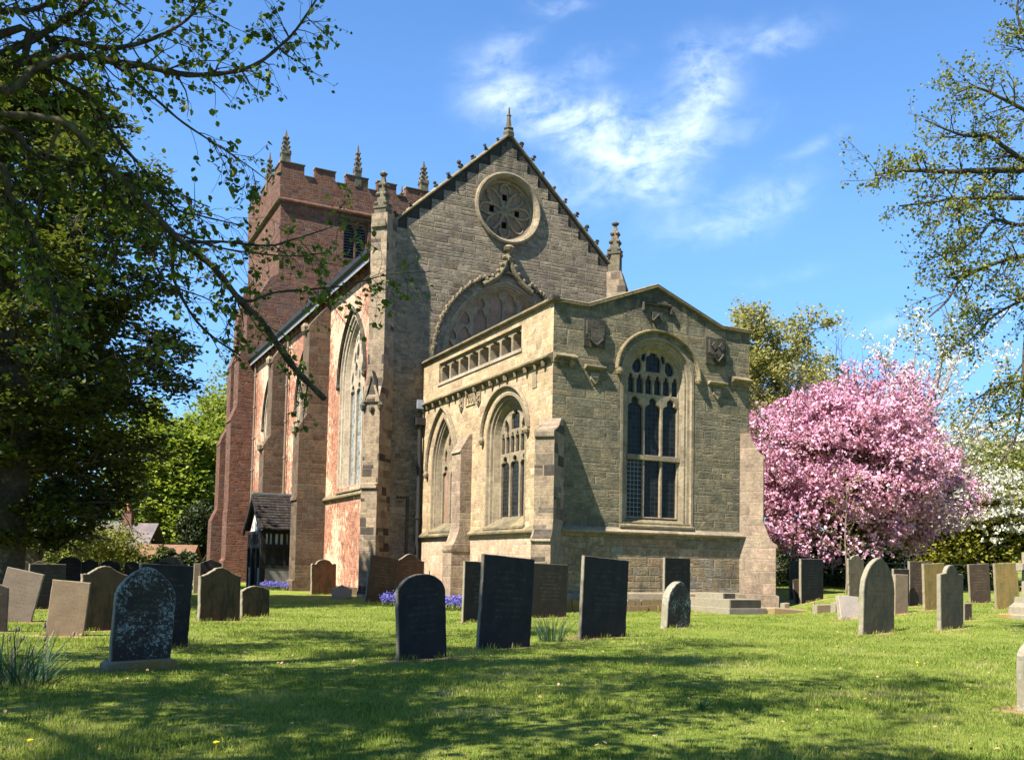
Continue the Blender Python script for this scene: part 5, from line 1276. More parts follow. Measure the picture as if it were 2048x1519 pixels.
# --- the overhanging lime: trunk out of the frame on the left, limbs traced in space across the view
def limb3(pts, y0, y1, rg=None):
    out = []
    n = len(pts)
    for i, (px, py) in enumerate(pts):
        Y = y0+(y1-y0)*i/(n-1); d = ray(px, py); out.append(CPOS+d*(Y/d[1]))
    return out
def smoothline(P, per=6):
    P = [np.array(p) for p in P]; Q_ = [2*P[0]-P[1]]+P+[2*P[-1]-P[-2]]; out = []
    for i in range(1, len(Q_)-2):
        for t in np.linspace(0, 1, per, endpoint=False):
            a, b, c, d = Q_[i-1:i+3]
            out.append(.5*((2*b)+(-a+c)*t+(2*a-5*b+4*c-d)*t*t+(-a+3*b-3*c+d)*t**3))
    out.append(P[-1]); return out
def lime_near():
    rg = np.random.default_rng(5); segs = []; tw = []
    TB = np.array([-8.6, 9.6, 0.])
    L = tree_root('lime_tree', tuple(TB), 'overhanging lime tree with trailing limbs and small fresh leaves across the upper left sky')
    trunk = [TB+np.array([.25*sin(z*.6), .2*sin(z*.4+1), z]) for z in np.linspace(-.3, 15, 16)]
    segs.append((trunk, list(np.linspace(.52, .12, 16)), 0))
    def tp(z): return TB+np.array([.25*sin(z*.6), .2*sin(z*.4+1), z])
    limbs = [  # trunk height, radius at the trunk, traced points, depth range, end radius
        (5.6, .12, [(-60, 130), (37, 93), (99, 59), (146, 29), (190, -8), (240, -60)], 10., 10.6, .03),
        (5.3, .13, [(-70, 190), (20, 180), (73, 135), (146, 114), (238, 125), (330, 141), (384, 150), (458, 145), (513, 128), (557, 95), (593, 59), (640, -12)], 9.8, 11.4, .02),
        (5.5, .09, [(60, 120), (99, 77), (205, 95), (275, 88), (330, 66), (373, 40), (406, 0), (430, -40)], 10.2, 11., .015),
        (4.8, .07, [(-90, 190), (0, 227), (121, 242), (183, 297), (234, 351), (293, 410), (351, 472), (427, 535), (483, 604), (523, 641), (566, 706), (607, 755), (650, 798)], 9.6, 12., .06),
        (0, .045, [(470, 588), (500, 602), (548, 585), (613, 579), (675, 573), (721, 563), (783, 548), (876, 542)], 11.3, 12.4, .008),
        (0, .05, [(335, 455), (365, 483), (443, 483), (535, 491), (582, 480), (659, 455), (706, 432)], 10.9, 12.2, .01),
        (0, .035, [(345, 465), (427, 492), (498, 505), (590, 512), (650, 505)], 10.9, 11.8, .008),
        (0, .05, [(350, 470), (345, 530), (352, 570), (387, 634), (427, 675), (480, 710)], 11., 11.8, .02),
        (5.0, .10, [(0, 70), (55, 121), (128, 165), (183, 198), (234, 278), (286, 337), (348, 414), (403, 432), (476, 449)], 10., 11.5, .012),
        (0, .05, [(180, 110), (227, 128), (311, 198), (366, 245), (439, 293), (494, 330), (542, 366)], 10.4, 11.4, .008),
        (4.4, .12, [(-60, 330), (20, 390), (70, 480), (105, 600), (115, 720)], 9.6, 10.4, .015),
        (0, .05, [(150, 260), (200, 330), (215, 420), (232, 520), (270, 610), (300, 660)], 10.4, 11., .01),
        (0, .05, [(120, 245), (90, 330), (75, 430), (60, 520), (40, 640)], 10., 10.4, .01),
        (0, .04, [(240, 355), (290, 470), (330, 560), (420, 600), (470, 640)], 10.6, 11.2, .008),
        (5.2, .10, [(-40, 260), (60, 300), (150, 330), (260, 350), (330, 375), (420, 415)], 9.9, 11., .012),
        (5.9, .10, [(-50, 40), (60, 20), (160, -20)], 9.9, 10.5, .03),
    ]
    for z, r0, pts, y0, y1, r1 in limbs:
        P = limb3(pts, y0, y1)
        if z: P = [tp(z)]+P
        P = smoothline(P, 5); n = len(P); rd = [.52*(r0+(r1-r0)*(i/(n-1)) ** .7)+.10*r1 for i in range(n)]
        rd = [r*(1+.12*sin(i*1.7)) for i, r in enumerate(rd)]
        segs.append((P, rd, 1)); tw.append((P, rd))
    tips = []; dirs = []
    def twigs(P, rd, cnt, Lm, lv, leafy=1.0):
        n = len(P)
        for k in range(cnt):
            i = int(rg.uniform(.12, 1)**.8*(n-2)); p = P[i]; d = nrm(P[i+1]-P[i])
            dd = nrm(deflect(d, rad(rg.normal(48, 12)), rg)+np.array([0, 0, -.38 if lv == 1 else -.22])); Lk = Lm*rg.uniform(.4, 1.3); m_ = max(4, int(Lk/.11)); q = p; pts = [p]
            for j in range(m_):
                dd = nrm(dd+rg.normal(0, .16, 3)+np.array([0, 0, -.035])); q = q+dd*Lk/m_; pts.append(q)
            r = min(rd[i]*.5, .012 if lv == 1 else .006)
            segs.append((pts, list(np.linspace(r, .0026, len(pts))), 2+lv))
            if lv == 1: twigs(pts, list(np.linspace(r, .003, len(pts))), 4, Lm*.5, 2, leafy)
            start = 1 if lv == 2 else len(pts)//2
            for j in range(start, len(pts)):
                if rg.uniform() < (.42 if lv == 2 else .36)*leafy: tips.append(pts[j]); dirs.append(dd)
            tips.append(pts[-1]); dirs.append(dd)
    for i, (P, rd) in enumerate(tw):
        LL = sum(np.linalg.norm(P[k+1]-P[k]) for k in range(len(P)-1))
        bare = i in (3, 7)
        twigs(P, rd, int(LL*(3.2 if bare else 5.0)), .70 if not bare else .5, 1, .5 if bare else .82)
    tips = np.array(tips); dirs = np.array(dirs)
    vis_n = len(tips)
    # leaves in twos and threes with a drooping habit
    Pl = np.repeat(tips, 3, 0)+rg.normal(0, .024, (len(tips)*3, 3)); Dl = np.repeat(dirs, 3, 0)
    keep = rg.uniform(0, 1, len(Pl)) < .58; Pl, Dl = Pl[keep], Dl[keep]
    sz = rg.uniform(.035, .092, len(Pl))
    # the rest of the crown, out of the frame: real limbs and leaves that dapple the lawn
    cf = dict(step=[.7, .5, .35, .25], wig=[.09, .13, .18, .2], up=[.02, .0, -.02, -.03], max=3, kids=[9, 6, 4, 0], t0=[.25, .25, .2, 0], ang=[50, 48, 45, 40], ratio=[.55, .5, .5, .5], taper=.3)
    seg2 = []; tip2 = []
    for k in range(15):
        z = 5.2+k*.66; a = rad(100+k*137.5)
        if cos(a) > .35 and z < 9: a += pi
        grow(rg, tp(z), nrm(np.array([cos(a), sin(a), .35])), 6.4-.16*k, .08-.003*k, 1, cf, seg2, tip2)
    segs += seg2
    tip2 = np.array(tip2)
    # stay out of the picture: drop whatever would hang into the view except the traced limbs
    def inview(P, m=0.03):
        q = P-CPOS; w = q @ _F; x = (q @ CR)/np.maximum(w, .1)*FOC+CX; y = CY-(q @ CU)/np.maximum(w, .1)*FOC
        return (np.linalg.norm(q, axis=-1) < 6.) | (w > .2) & (x > -2048*m) & (x < 2048*(1+m)) & (y > -1519*m) & (y < 1519*(1+m))
    segs[:] = [s for s in segs if s[2] < 1 or not any(s is t for t in seg2) or not inview(np.array(s[0])).any()]
    tip2 = tip2[~inview(tip2, .02)]
    P2 = clump(rg, tip2, 22, .26); P2 = P2[~inview(P2, .04)]
    wood(segs, 'lime bark', L, (10, 7, 5, 4, 3), .0026)
    L.location = (0, 0, 0)
    leaves(np.concatenate([Pl, P2]), np.concatenate([sz, rg.uniform(.08, .14, len(P2))]), rg, 'lime leaf', 'crown', L, droop=.6, narrow=.92, upbias=.2, D=np.concatenate([Dl, np.zeros((len(P2), 3))]))
    print('lime leaves', len(Pl), len(P2), 'segs', len(segs))
    return inview
inview = lime_near()

def generic(name, base, label, H, R, seed, leafm, barkm='bark', trunk_r=.35, clear=.25, nleaf=16000, lsize=.22, cz=.6, rz=.45, per=5, spread=.22, shell=.45, bottom=-.75, kids=12, lump=.2, group=None, narrow=.7, cat='tree', upbias=.6, droop=0., puff=None, woodkids=(5, 4, 0), ellfrac=.5, tone_noise=1.):
    rg = np.random.default_rng(seed); base = np.array([base[0], base[1], float(terrain(base[0], base[1]))])
    T = tree_root(name, tuple(base), label, cat, group)
    segs = []; tips = []
    tr = [np.array([.02*H*sin(i*.9+seed), .02*H*cos(i*.7+seed), z]) for i, z in enumerate(np.linspace(-.3, H*.86, 12))]
    segs.append((tr, list(np.linspace(trunk_r, trunk_r*.15, 12)), 0))
    cf = dict(step=[.9, .7, .5, .4], wig=[.08, .12, .16, .2], up=[.03, .03, .02, .0], max=3, kids=[kids, woodkids[0], woodkids[1], 0], t0=[.2, .25, .2, 0], ang=[55, 45, 42, 40], ratio=[.5, .5, .5, .5], taper=.25)
    c = np.array([0, 0, H*cz]); r3 = np.array([R, R, H*rz])
    for k in range(kids):
        t = clear+(1-clear)*(k+.5)/kids; i = min(10, int(t*11)); a = k*2.4+seed; p = tr[i]
        tgt = c+np.array([cos(a)*R, sin(a)*R, (t-.5)*2*H*rz*.9])*.8; dv = tgt-p
        grow(rg, p, nrm(dv+np.array([0, 0, .1])), np.linalg.norm(dv)*.95, trunk_r*(.5-.3*t), 1, cf, segs, tips)
    w = wood(segs, barkm, T, (9, 6, 4, 3), .008)
    tips = np.array(tips); q = (tips-c)/r3; tips = tips[(q**2).sum(1) < 1.25]
    n1 = nleaf//per
    C = ell(rg, int(n1*ellfrac), c, r3, shell, bottom, lump, seed)
    if len(tips): C = np.concatenate([C, tips[rg.integers(0, len(tips), n1-len(C))]])
    P = clump(rg, C, per, spread)
    tone = np.repeat(np.clip(rg.normal(.5, .22, len(C)), 0, 1), per)*tone_noise+rg.normal(0, .14, len(P))
    if puff: puffs(P, rg.uniform(.7, 1.3, len(P))*lsize, rg, leafm, 'crown', T, tone)
    else: leaves(P, rg.uniform(.7, 1.3, len(P))*lsize, rg, leafm, 'crown', T, droop=droop, narrow=narrow, upbias=upbias, tone=tone)
    return T, base, tips+base, rg

def ptz(px, Y):  # ground position under a picture column at a distance
    d = ray(px, 1100); return (d[0]/d[1]*Y, Y)

# the dark spreading beech on the left: long drooping sprays
def beech():
    rg = np.random.default_rng(12); bx, by = -16.4, 30.; H = 17.4
    T = tree_root('beech_tree', (bx, by, 0), 'huge dark spreading beech filling the left side behind the lime branches')
    segs = []; tips = []
    tr = [np.array([.3*sin(z*.3), .2*cos(z*.25), z]) for z in np.linspace(-.3, H*.95, 16)]
    segs.append((tr, list(np.linspace(.70, .10, 16)), 0))
    cf = dict(step=[.9, .8, .5, .35], wig=[.05, .07, .12, .16], up=[.0, -.022, -.035, -.06], max=3, kids=[0, 11, 5, 0], t0=[.2, .2, .15, 0], ang=[55, 40, 38, 40], ratio=[.5, .36, .5, .5], taper=.2)
    N = 78
    for k in range(N):
        z = 2.8+(H-3.)*(k+.5)/N; a = k*2.39996
        r = np.interp(z, [2.3, 3.0, 4.9, 8.2, 11.4, 13.7, 16.1, 17.3], [2.6, 3.6, 4.7, 5.8, 5.6, 4.8, 2.9, 1.1])*rg.uniform(.80, 1.04)
        i = min(14, int(z/(H*.95)*15)); d = nrm(np.array([cos(a), sin(a),   .20+.03*(z-6)]))
        grow(rg, tr[i], d, r, .13*(1-.035*z), 1, cf, segs, tips)
    wood(segs, 'bark', T, (10, 5, 3, 3), .01)
    tips = np.array(tips); rmax = np.interp(tips[:, 2], [1.3, 2.3, 3.0, 4.9, 8.2, 11.4, 13.7, 16.1, 17.8], [1.8, 2.7, 3.7, 4.9, 6.2, 6.0, 5.3, 3.5, 1.6])
    tips = tips[np.hypot(tips[:, 0], tips[:, 1]) < rmax]
    P = clump(rg, tips, 8, (.22, .22, .06)); P = P[P[:, 2] > 1.7]
    print('beech leaves', len(P))
    tone = rg.uniform(0, .6, len(P))+.55*np.clip((P[:, 2]-6)/5, 0, 1)*rg.uniform(0, 1, len(P))  # upper leaves coloured yellower to stand in for sunlit foliage
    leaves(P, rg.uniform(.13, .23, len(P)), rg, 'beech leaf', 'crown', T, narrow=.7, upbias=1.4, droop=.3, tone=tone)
beech()
generic('yew_tree', (-23.2, 45.5), 'broad dark tree standing behind the beech, left of the porch', 15.5, 3.6, 39, 'beech leaf', nleaf=17000, lsize=.3, cz=.55, rz=.42, per=6, spread=.35, kids=16, shell=.4, lump=.3, clear=.15, trunk_r=.35, upbias=1.2)

# sycamore behind the tower, with two neighbours
generic('sycamore_tree', ptz(346, 86), 'bright green sycamore between the dark beech and the red tower', 17.0, 5.1, 31, 'sycamore leaf', nleaf=64000, lsize=.36, cz=.47, rz=.47, per=7, spread=(.42, .42, .2), kids=16, shell=.5, lump=.3, bottom=-.9, clear=.12, upbias=1.2)
generic('sycamore_tree', ptz(432, 104), 'paler tree rising behind the bright sycamore against the tower edge', 22., 4.4, 33, 'field maple leaf', nleaf=16000, lsize=.34, cz=.6, rz=.38, per=6, spread=.45, kids=14, shell=.3, lump=.3)
# low trees and shrubs on the left in front of the cottage
generic('hawthorn_tree', ptz(190, 54), 'loose grey-green thorn bush spreading in front of the cottage roof', 3.6, 2.6, 35, 'field maple leaf', nleaf=9000, lsize=.15, cz=.55, rz=.42, per=5, spread=.2, kids=10, shell=.2, trunk_r=.1)
generic('hawthorn_tree', ptz(60, 46), 'thin young tree under the beech at the far left', 4.2, 3.0, 36, 'field maple leaf', nleaf=6000, lsize=.14, cz=.62, rz=.4, per=5, spread=.2, kids=9, shell=.2, trunk_r=.1)
def hedge(name, a, b, h, d, seed, m, label, n, ls, cat='hedge'):
    rg = np.random.default_rng(seed); a, b = np.array(a, float), np.array(b, float); L = np.linalg.norm(b-a); dr = (b-a)/L; pr = np.array([-dr[1], dr[0]])
    o = tag(empty(name, (a[0], a[1], float(terrain(*a)))), label, cat)
    t = rg.uniform(0, 1, n); w = rg.normal(0, .36, n)*d; top = h*(.86+.16*np.sin(t*L*1.3+seed)+.10*np.sin(t*L*3.7)+.05*np.sin(t*L*9.1)); z = top*rg.uniform(0, 1, n)**.55*np.clip(1.05-.5*(np.abs(w)/d)**2, .3, 1)
    P = np.stack([a[0]+dr[0]*t*L+pr[0]*w, a[1]+dr[1]*t*L+pr[1]*w, z], 1); P[:, 2] += terrain(P[:, 0], P[:, 1])
    P -= np.array(o.location)
    leaves(P, rg.uniform(.7, 1.3, n)*ls, rg, m, 'foliage', o)
    sg = []
    for k in range(max(4, int(L*1.2))):
        t = rg.uniform(0, 1); p = np.array([dr[0]*t*L, dr[1]*t*L, 0.]); p[2] = float(terrain(a[0]+p[0], a[1]+p[1]))-o.location[2]; sg.append(([p, p+np.array([rg.normal(0, .15), rg.normal(0, .1), h*.5]), p+np.array([rg.normal(0, .4), rg.normal(0, .2), h*.9])], [.05, .035, .012], 1))
    wood(sg, 'bark', o, (5, 5, 4, 3), .01, 'stems')
    return o
a, b = ptz(-60, 60), ptz(108, 58); hedge('golden_hedge', a, b, 1.65, 1.0, 41, 'golden hedge leaf', 'yellow-green clipped hedge at the far left below the cottage', 7000, .16)
a, b = ptz(90, 60), ptz(420, 62); hedge('dark_hedge', a, b, 2.1, 1.2, 42, 'hedge leaf', 'dark evergreen hedge running behind the left-hand stones', 14000, .2)
a, b = ptz(-120, 66), ptz(90, 66); hedge('dark_hedge', a, b, 1.6, 1.0, 46, 'hedge leaf', 'low dark hedge behind the yellow-green hedge', 6000, .2)
generic('yew_tree', ptz(392, 80), 'dark yew in shade between the sycamore trunk and the tower', 6.4, 1.5, 37, 'hedge leaf', nleaf=9000, lsize=.2, cz=.5, rz=.5, per=5, spread=.25, kids=10, trunk_r=.3, clear=.08)

# right-hand side ------------------------------------------------------------
def cherry():
    rg = np.random.default_rng(51); bx, by = ptz(1700, 45); zb = float(terrain(bx, by))
    T = tree_root('pink_cherry_tree', (bx, by, zb), 'wide pink ornamental cherry in full blossom beside the chapel')
    segs = []; tips = []
    segs.append(([np.array([0, 0, -.3]), np.array([.05, 0, .8]), np.array([.0, .05, 1.7])], [.38, .30, .28], 0))
    cf = dict(step=[.8, .6, .5, .35], wig=[.07, .10, .14, .18], up=[.0, .015, .0, -.03], max=3, kids=[0, 9, 5, 0], t0=[.2, .2, .15, 0], ang=[50, 42, 40, 40], ratio=[.5, .48, .5, .5], taper=.25)
    c = np.array([-.5, 0, 5.2]); r3 = np.array([5.25, 5.0, 4.5])
    for k in range(22):
        a = k*2.39996; el = rad(-8+88*((k+.5)/22))
        d = np.array([cos(a)*cos(el), sin(a)*cos(el), sin(el)]); tgt = c+d*r3*rg.uniform(.85, 1.05); p0 = np.array([0, 0, 1.5]); dv = tgt-p0
        grow(rg, p0, nrm(dv+np.array([0, 0, .6 if el < .5 else 0])), np.linalg.norm(dv), .16, 1, cf, segs, tips)
    wood(segs, 'bark', T, (9, 6, 4, 3), .008)
    tips = np.array(tips); q = (tips-c)/r3; tips = tips[((q**2).sum(1) < 1.04) & (tips[:, 2] > .9)]
    C = ell(rg, 8200, c, r3, .60, -.80, .15, 4); C = np.concatenate([C, tips[rg.integers(0, len(tips), 7500)]])
    gap = patchnoise(C[:, 0]*1.1+C[:, 1]*.7, C[:, 2]*1.3-C[:, 1]*.5, 8)
    C = C[(C[:, 2] > .75) & (rg.uniform(0, 1, len(C)) < np.clip(.80+.75*gap, .12, 1))]
    P = clump(rg, C, 4, (.15, .15, .12))
    tone = np.repeat(np.clip(rg.normal(.5, .26, len(C)), 0, 1), 4)
    print('cherry', len(P))
    puffs(P, rg.uniform(.10, .22, len(P)), rg, 'cherry blossom', 'crown', T, tone, 3)
    C2 = ell(rg, 6500, c, r3*.98, .3, -.8, .24, 4); C2 = C2[C2[:, 2] > .8]
    leaves(clump(rg, C2, 2, .2), .13, rg, 'bronze cherry leaf', 'young_leaves', T)
cherry()
def whitecherry():
    rg = np.random.default_rng(53); bx, by = ptz(1842, 56); zb = float(terrain(bx, by))
    T = tree_root('white_cherry_tree', (bx, by, zb), 'tall sparse white-blossomed cherry rising behind the pink one')
    segs = []; tips = []
    segs.append(([np.array([0, 0, -.3]), np.array([.1, 0, 2]), np.array([-.1, .1, 5.0]), np.array([0, 0, 8.5])], [.3, .24, .16, .08], 0))
    cf = dict(step=[.8, .6, .5, .4], wig=[.05, .05, .07, .1], up=[.0, .03, .03, .0], max=2, kids=[0, 11, 0, 0], t0=[.2, .2, .1, 0], ang=[50, 42, 38, 40], ratio=[.5, .42, .5, .5], taper=.2)
    for k in range(20):
        a = k*2.4; el = rad(8+64*((k+.5)/20)); d = np.array([cos(a)*cos(el), sin(a)*cos(el), sin(el)])
        grow(rg, np.array([0, 0, 3.0+5.0*k/20]), d, rg.uniform(6.5, 9.2)*(.75+.3*sin(el)), .10, 1, cf, segs, tips)
    wood(segs, 'pale twig bark', T, (8, 5, 4, 3), .012)
    tips = np.array(tips); P = clump(rg, tips, 5, .12)
    puffs(P, rg.uniform(.12, .24, len(P)), rg, 'white blossom', 'crown', T, None, 2)
whitecherry()
def lowwhite():
    for px, Y, H, R, sd, n, lb in ((1955, 52, 7.0, 2.8, 55, 4200, 'low spreading white-flowering tree right of the pink cherry'),):
        T, base, tips, rg = generic('white_cherry_tree', ptz(px, Y), lb, H, R, sd, 'white blossom', nleaf=n, lsize=.2, cz=.58, rz=.36, per=6, spread=(.3, .3, .07), shell=.3, lump=.35, kids=12, puff=True, trunk_r=.16, bottom=-.5)
lowwhite()
generic('field_maple_tree', ptz(2008, 54), 'rounded golden-green bush at the right edge below the white blossom', 6.6, 4.6, 57, 'golden hedge leaf', nleaf=26000, lsize=.22, cz=.46, rz=.42, per=6, spread=.3, kids=14, trunk_r=.2, clear=.1, lump=.22, shell=.55)
generic('ash_tree', ptz(1556, 76), 'pale half-leafed tree rising behind the chapel and pink cherry', 22.5, 5.6, 59, 'pale spring leaf', ellfrac=0., nleaf=20000, lsize=.26, cz=.66, rz=.34, per=4, spread=.3, kids=20, trunk_r=.4, shell=.35, lump=.4, woodkids=(8, 5, 0))
generic('ash_tree', ptz(1470, 84), 'smaller pale tree just over the chapel parapet', 20.5, 4.2, 60, 'pale spring leaf', ellfrac=0., nleaf=12000, lsize=.28, cz=.7, rz=.3, per=4, spread=.3, kids=14, trunk_r=.35, shell=.35, lump=.4)
for px, Y, H, R, sd, lb, m in ((1905, 92, 14., 6., 61, 'hazy olive tree beyond the meadow right of the pink cherry', 'pale spring leaf'), (1985, 105, 15., 6.5, 62, 'hazy bare-topped tree beyond the meadow near the right edge', 'pale spring leaf'), (2050, 95, 12.5, 6., 63, 'distant olive tree cut by the right picture edge', 'field maple leaf'), (1830, 100, 11.5, 6., 64, 'distant olive tree mostly behind the pink cherry', 'field maple leaf')):
    generic('distant_tree', ptz(px, Y), lb, H, R, sd, m, nleaf=9000, lsize=.34, cz=.58, rz=.42, per=5, spread=.4, kids=14, trunk_r=.3, shell=.3, lump=.35)
for i, (p0, p1, Y, h, m, lb) in enumerate(((1560, 1790, 53, 3.2, 'hedge leaf', 'deep shadowy evergreen hedge under the pink cherry'), (1780, 1990, 57, 3.0, 'hedge leaf', 'dark hedge continuing right of the pink cherry'), (1930, 2120, 140, 5.0, 'hedge leaf', 'distant hedge line at the top of the meadow'))):
    a, b = ptz(p0, Y), ptz(p1, Y+1); hedge('dark_hedge', a, b, h, 1.6, 70+i, m, lb, 11000, .24)
hedge('nettle_bed', ptz(1545, 46.2), ptz(1700, 46.5), .75, .6, 75, 'nettle leaf', 'strip of nettles and weeds along the fence under the cherry', 6000, .12, 'weeds')
hedge('nettle_bed', ptz(1925, 45.5), ptz(2060, 45.), .7, .6, 76, 'nettle leaf', 'strip of nettles along the fence at the far right', 4000, .12, 'weeds')

def lime_right():
    rg = np.random.default_rng(81); segs = []; tw = []; Y0 = 21.
    TB = np.array([14.6, 22.5, float(terrain(14.6, 22.5))])
    L = tree_root('lime_tree', (0, 0, 0), 'lime tree at the right whose leafy horizontal boughs reach into the sky')
    segs.append(([TB+np.array([.15*sin(z*.5), 0, z]) for z in np.linspace(-.3, 18, 14)], list(np.linspace(.5, .15, 14)), 0))
    limbs = [(10.3, .11, [(2110, 335), (2047, 339), (1969, 341), (1895, 343), (1830, 341), (1775, 345), (1752, 352)], 21.5, 20.),
             (11.2, .09, [(2110, 350), (2047, 320), (2010, 295), (1978, 272), (1936, 272), (1900, 262), (1850, 240)], 21.5, 20.5),
             (9.6, .09, [(2110, 400), (2040, 396), (1983, 396), (1923, 396), (1849, 406), (1798, 412)], 21.5, 20.2),
             (7.6, .09, [(2120, 500), (2047, 512), (2006, 521), (1960, 539), (1918, 562), (1895, 600), (1858, 634)], 21.5, 20.),
             (6.9, .08, [(2120, 560), (2060, 640), (2047, 740), (2046, 790), (2029, 880), (1999, 927)], 21.3, 20.8),
             (12.2, .08, [(2110, 250), (2050, 220), (2000, 195), (1950, 175), (1905, 190)], 21.5, 20.5),
             (8.6, .07, [(2110, 440), (2040, 450), (1990, 440), (1960, 470), (1920, 500), (1880, 505)], 21.6, 20.6),
             (6.6, .07, [(2120, 600), (2050, 600), (1990, 630), (1960, 660), (1930, 690)], 21.4, 20.8),
             (13.2, .08, [(2110, 130), (2060, 90), (2035, 30), (2040, -20)], 21.5, 21.),
             (0, .04, [(2046, 760), (2000, 770), (1950, 800), (1900, 850)], 21., 20.6),
             (0, .045, [(1925, 396), (1918, 440), (1924, 480), (1900, 520)], 20.6, 20.4)]
    for z, r0, pts, y0, y1 in limbs:
        P = limb3(pts, y0, y1)
        if z: P = [TB+np.array([.15*sin(z*.5), 0, z])]+P
        P = smoothline(P, 5); n = len(P); rd = [r0*(1-.82*(i/(n-1))**.8) for i in range(n)]
        segs.append((P, rd, 1)); tw.append((P, rd))
    tips = []
    cf = dict(step=[.5, .35, .25, .2], wig=[.1, .14, .18, .2], up=[.0, .01, .0, -.02], max=3, kids=[0, 0, 4, 0], t0=[.2, .2, .2, 0], ang=[50, 45, 45, 40], ratio=[.5, .5, .5, .5], taper=.3)
    for P, rd in tw:
        n = len(P); LL = sum(np.linalg.norm(P[k+1]-P[k]) for k in range(n-1))
        for k in range(int(LL*4.6)):
            i = min(n-2, int(rg.uniform(.18, 1)*(n-1))); d = nrm(P[i+1]-P[i])
            grow(rg, P[i], deflect(d, rad(rg.normal(48, 12)), rg), rg.uniform(.4, 1.15), min(.02, rd[i]*.5), 2, cf, segs, tips)
    tips = np.array(tips)
    cf2 = dict(step=[.7, .5, .4, .3], wig=[.09, .13, .18, .2], up=[.02, .0, -.02, -.03], max=3, kids=[0, 6, 4, 0], t0=[.25, .25, .2, 0], ang=[50, 48, 45, 40], ratio=[.55, .5, .5, .5], taper=.3)
    s2 = []; t2 = []
    for k in range(10):
        z = 7+k*1.05; a = rad(k*137.5); a = a if cos(a) > -.2 else a+pi
        grow(rg, TB+np.array([.15*sin(z*.5), 0, z]), nrm(np.array([cos(a), sin(a), .35])), 5., .12, 1, cf2, s2, t2)
    s2 = [s for s in s2 if not inview(np.array(s[0])).any()]; t2 = np.array(t2); t2 = t2[~inview(t2, .02)]
    wood(segs+s2, 'lime bark', L, (9, 6, 4, 3, 3), .0045)
    P = clump(rg, tips, 4, .07); P2 = clump(rg, t2, 4, .2); P2 = P2[~inview(P2, .01)]
    print('right lime', len(P), len(P2))
    leaves(np.concatenate([P, P2]), np.concatenate([rg.uniform(.045, .085, len(P)), rg.uniform(.12, .2, len(P2))]), rg, 'field maple leaf', 'crown', L, narrow=.85, upbias=.3, droop=.3)
lime_right()
# trees behind the viewer whose shade lies across the lawn
def shade(base, H, R, seed, n, label):
    rg = np.random.default_rng(seed); T = tree_root('lime_tree', (0, 0, 0), label); segs = []; tips = []
    B = np.array([base[0], base[1], 0.]); tr = [B+np.array([0, 0, z]) for z in np.linspace(-.3, H*.9, 12)]
    segs.append((tr, list(np.linspace(.34, .06, 12)), 0))
    cf = dict(step=[.8, .6, .4, .3], wig=[.08, .12, .18, .2], up=[.02, .0, -.02, -.03], max=3, kids=[0, 7, 4, 0], t0=[.25, .25, .2, 0], ang=[50, 48, 45, 40], ratio=[.55, .5, .5, .5], taper=.3)
    for k in range(n):
        t = .35+.65*k/n; a = k*2.39996; grow(rg, tr[min(11, int(t*11))], nrm(np.array([cos(a), sin(a), .4])), R*(1.1-.5*t), .075, 1, cf, segs, tips)
    tips = np.array(tips); tips = tips[~inview(tips, .02)]; segs = [s for s in segs if not inview(np.array(s[0])).any()]
    wood(segs, 'lime bark', T, (8, 6, 4, 3, 3), .006)
    P = clump(rg, tips, 13, .28); P = P[~inview(P, .05)]
    leaves(P, rg.uniform(.10, .18, len(P)), rg, 'lime leaf', 'crown', T, narrow=.9, upbias=.5)
shade((-7.4, 1.6), 15.5, 8.6, 91, 19, 'lime tree standing behind the viewpoint, unseen, its shade falling on the near lawn')

# small plants --------------------------------------------------------------------
def strapclump(name, px, py, n, h, spread, seed, label, m='daffodil leaf', lean=.35, w=.016, cat='plant'):
    rg = np.random.default_rng(seed); P = at(px, py); o = tag(empty(name, tuple(P)), label, cat); V = []; Fq = []; R = []
    for k in range(n):
        a = rg.uniform(0, 2*pi); r = spread*sqrt(rg.uniform()); p = np.array([cos(a)*r, sin(a)*r*.7, -.01]); d = nrm(np.array([cos(a)*abs(rg.normal(0, lean)), sin(a)*abs(rg.normal(0, lean)), 1.])); L = h*rg.uniform(.6, 1.1); q = rg.uniform(0, pi); s = np.array([cos(q), sin(q), 0])*w*.5; nseg = 5; b0 = len(V); t = rg.uniform()
        for j in range(nseg+1):
            f = j/nseg; ww = (1-.75*f**3); V += [p-s*ww, p+s*ww]; R += [t, t]
            d = nrm(d+np.array([d[0]*.25, d[1]*.25, -.10*f])); p = p+d*L/nseg
        for j in range(nseg): Fq.append((b0+2*j, b0+2*j+1, b0+2*j+3, b0+2*j+2))
    fast_mesh('leaves', np.array(V), np.array(Fq), m, R, o)
    return o, P, rg
strapclump('daffodil_clump', 1103, 1282, 75, .55, .24, 101, 'clump of blue-green daffodil leaves between the two big dark slates', lean=.22)
o, P, rg = strapclump('daffodil_clump', 40, 1368, 120, .62, .42, 102, 'large straggling clump of daffodil leaves in shade at the left foreground', lean=.5, w=.018)
sd = MB()
for k in range(9):
    a = rg.uniform(0, 6.28); p0 = np.array([cos(a)*.3, sin(a)*.2, 0]); p1 = p0+np.array([rg.normal(.1, .15), rg.normal(0, .1), rg.uniform(.45, .72)]); sd.tube([p0, (p0+p1)/2+np.array([.02, 0, .03]), p1], [.006, .005, .004], 5); sd.lathe(p1-np.array([0, 0, .01]), [(.004, -.02), (.016, .0), (.014, .03), (.003, .045)], 6)
sd.build('seed_stalks', 'pale twig bark', o)
strapclump('daffodil_clump', 1632, 1224, 34, .45, .16, 103, 'small tuft of yellowish daffodil leaves beside the mossy ledger', lean=.3, m='dock leaf')
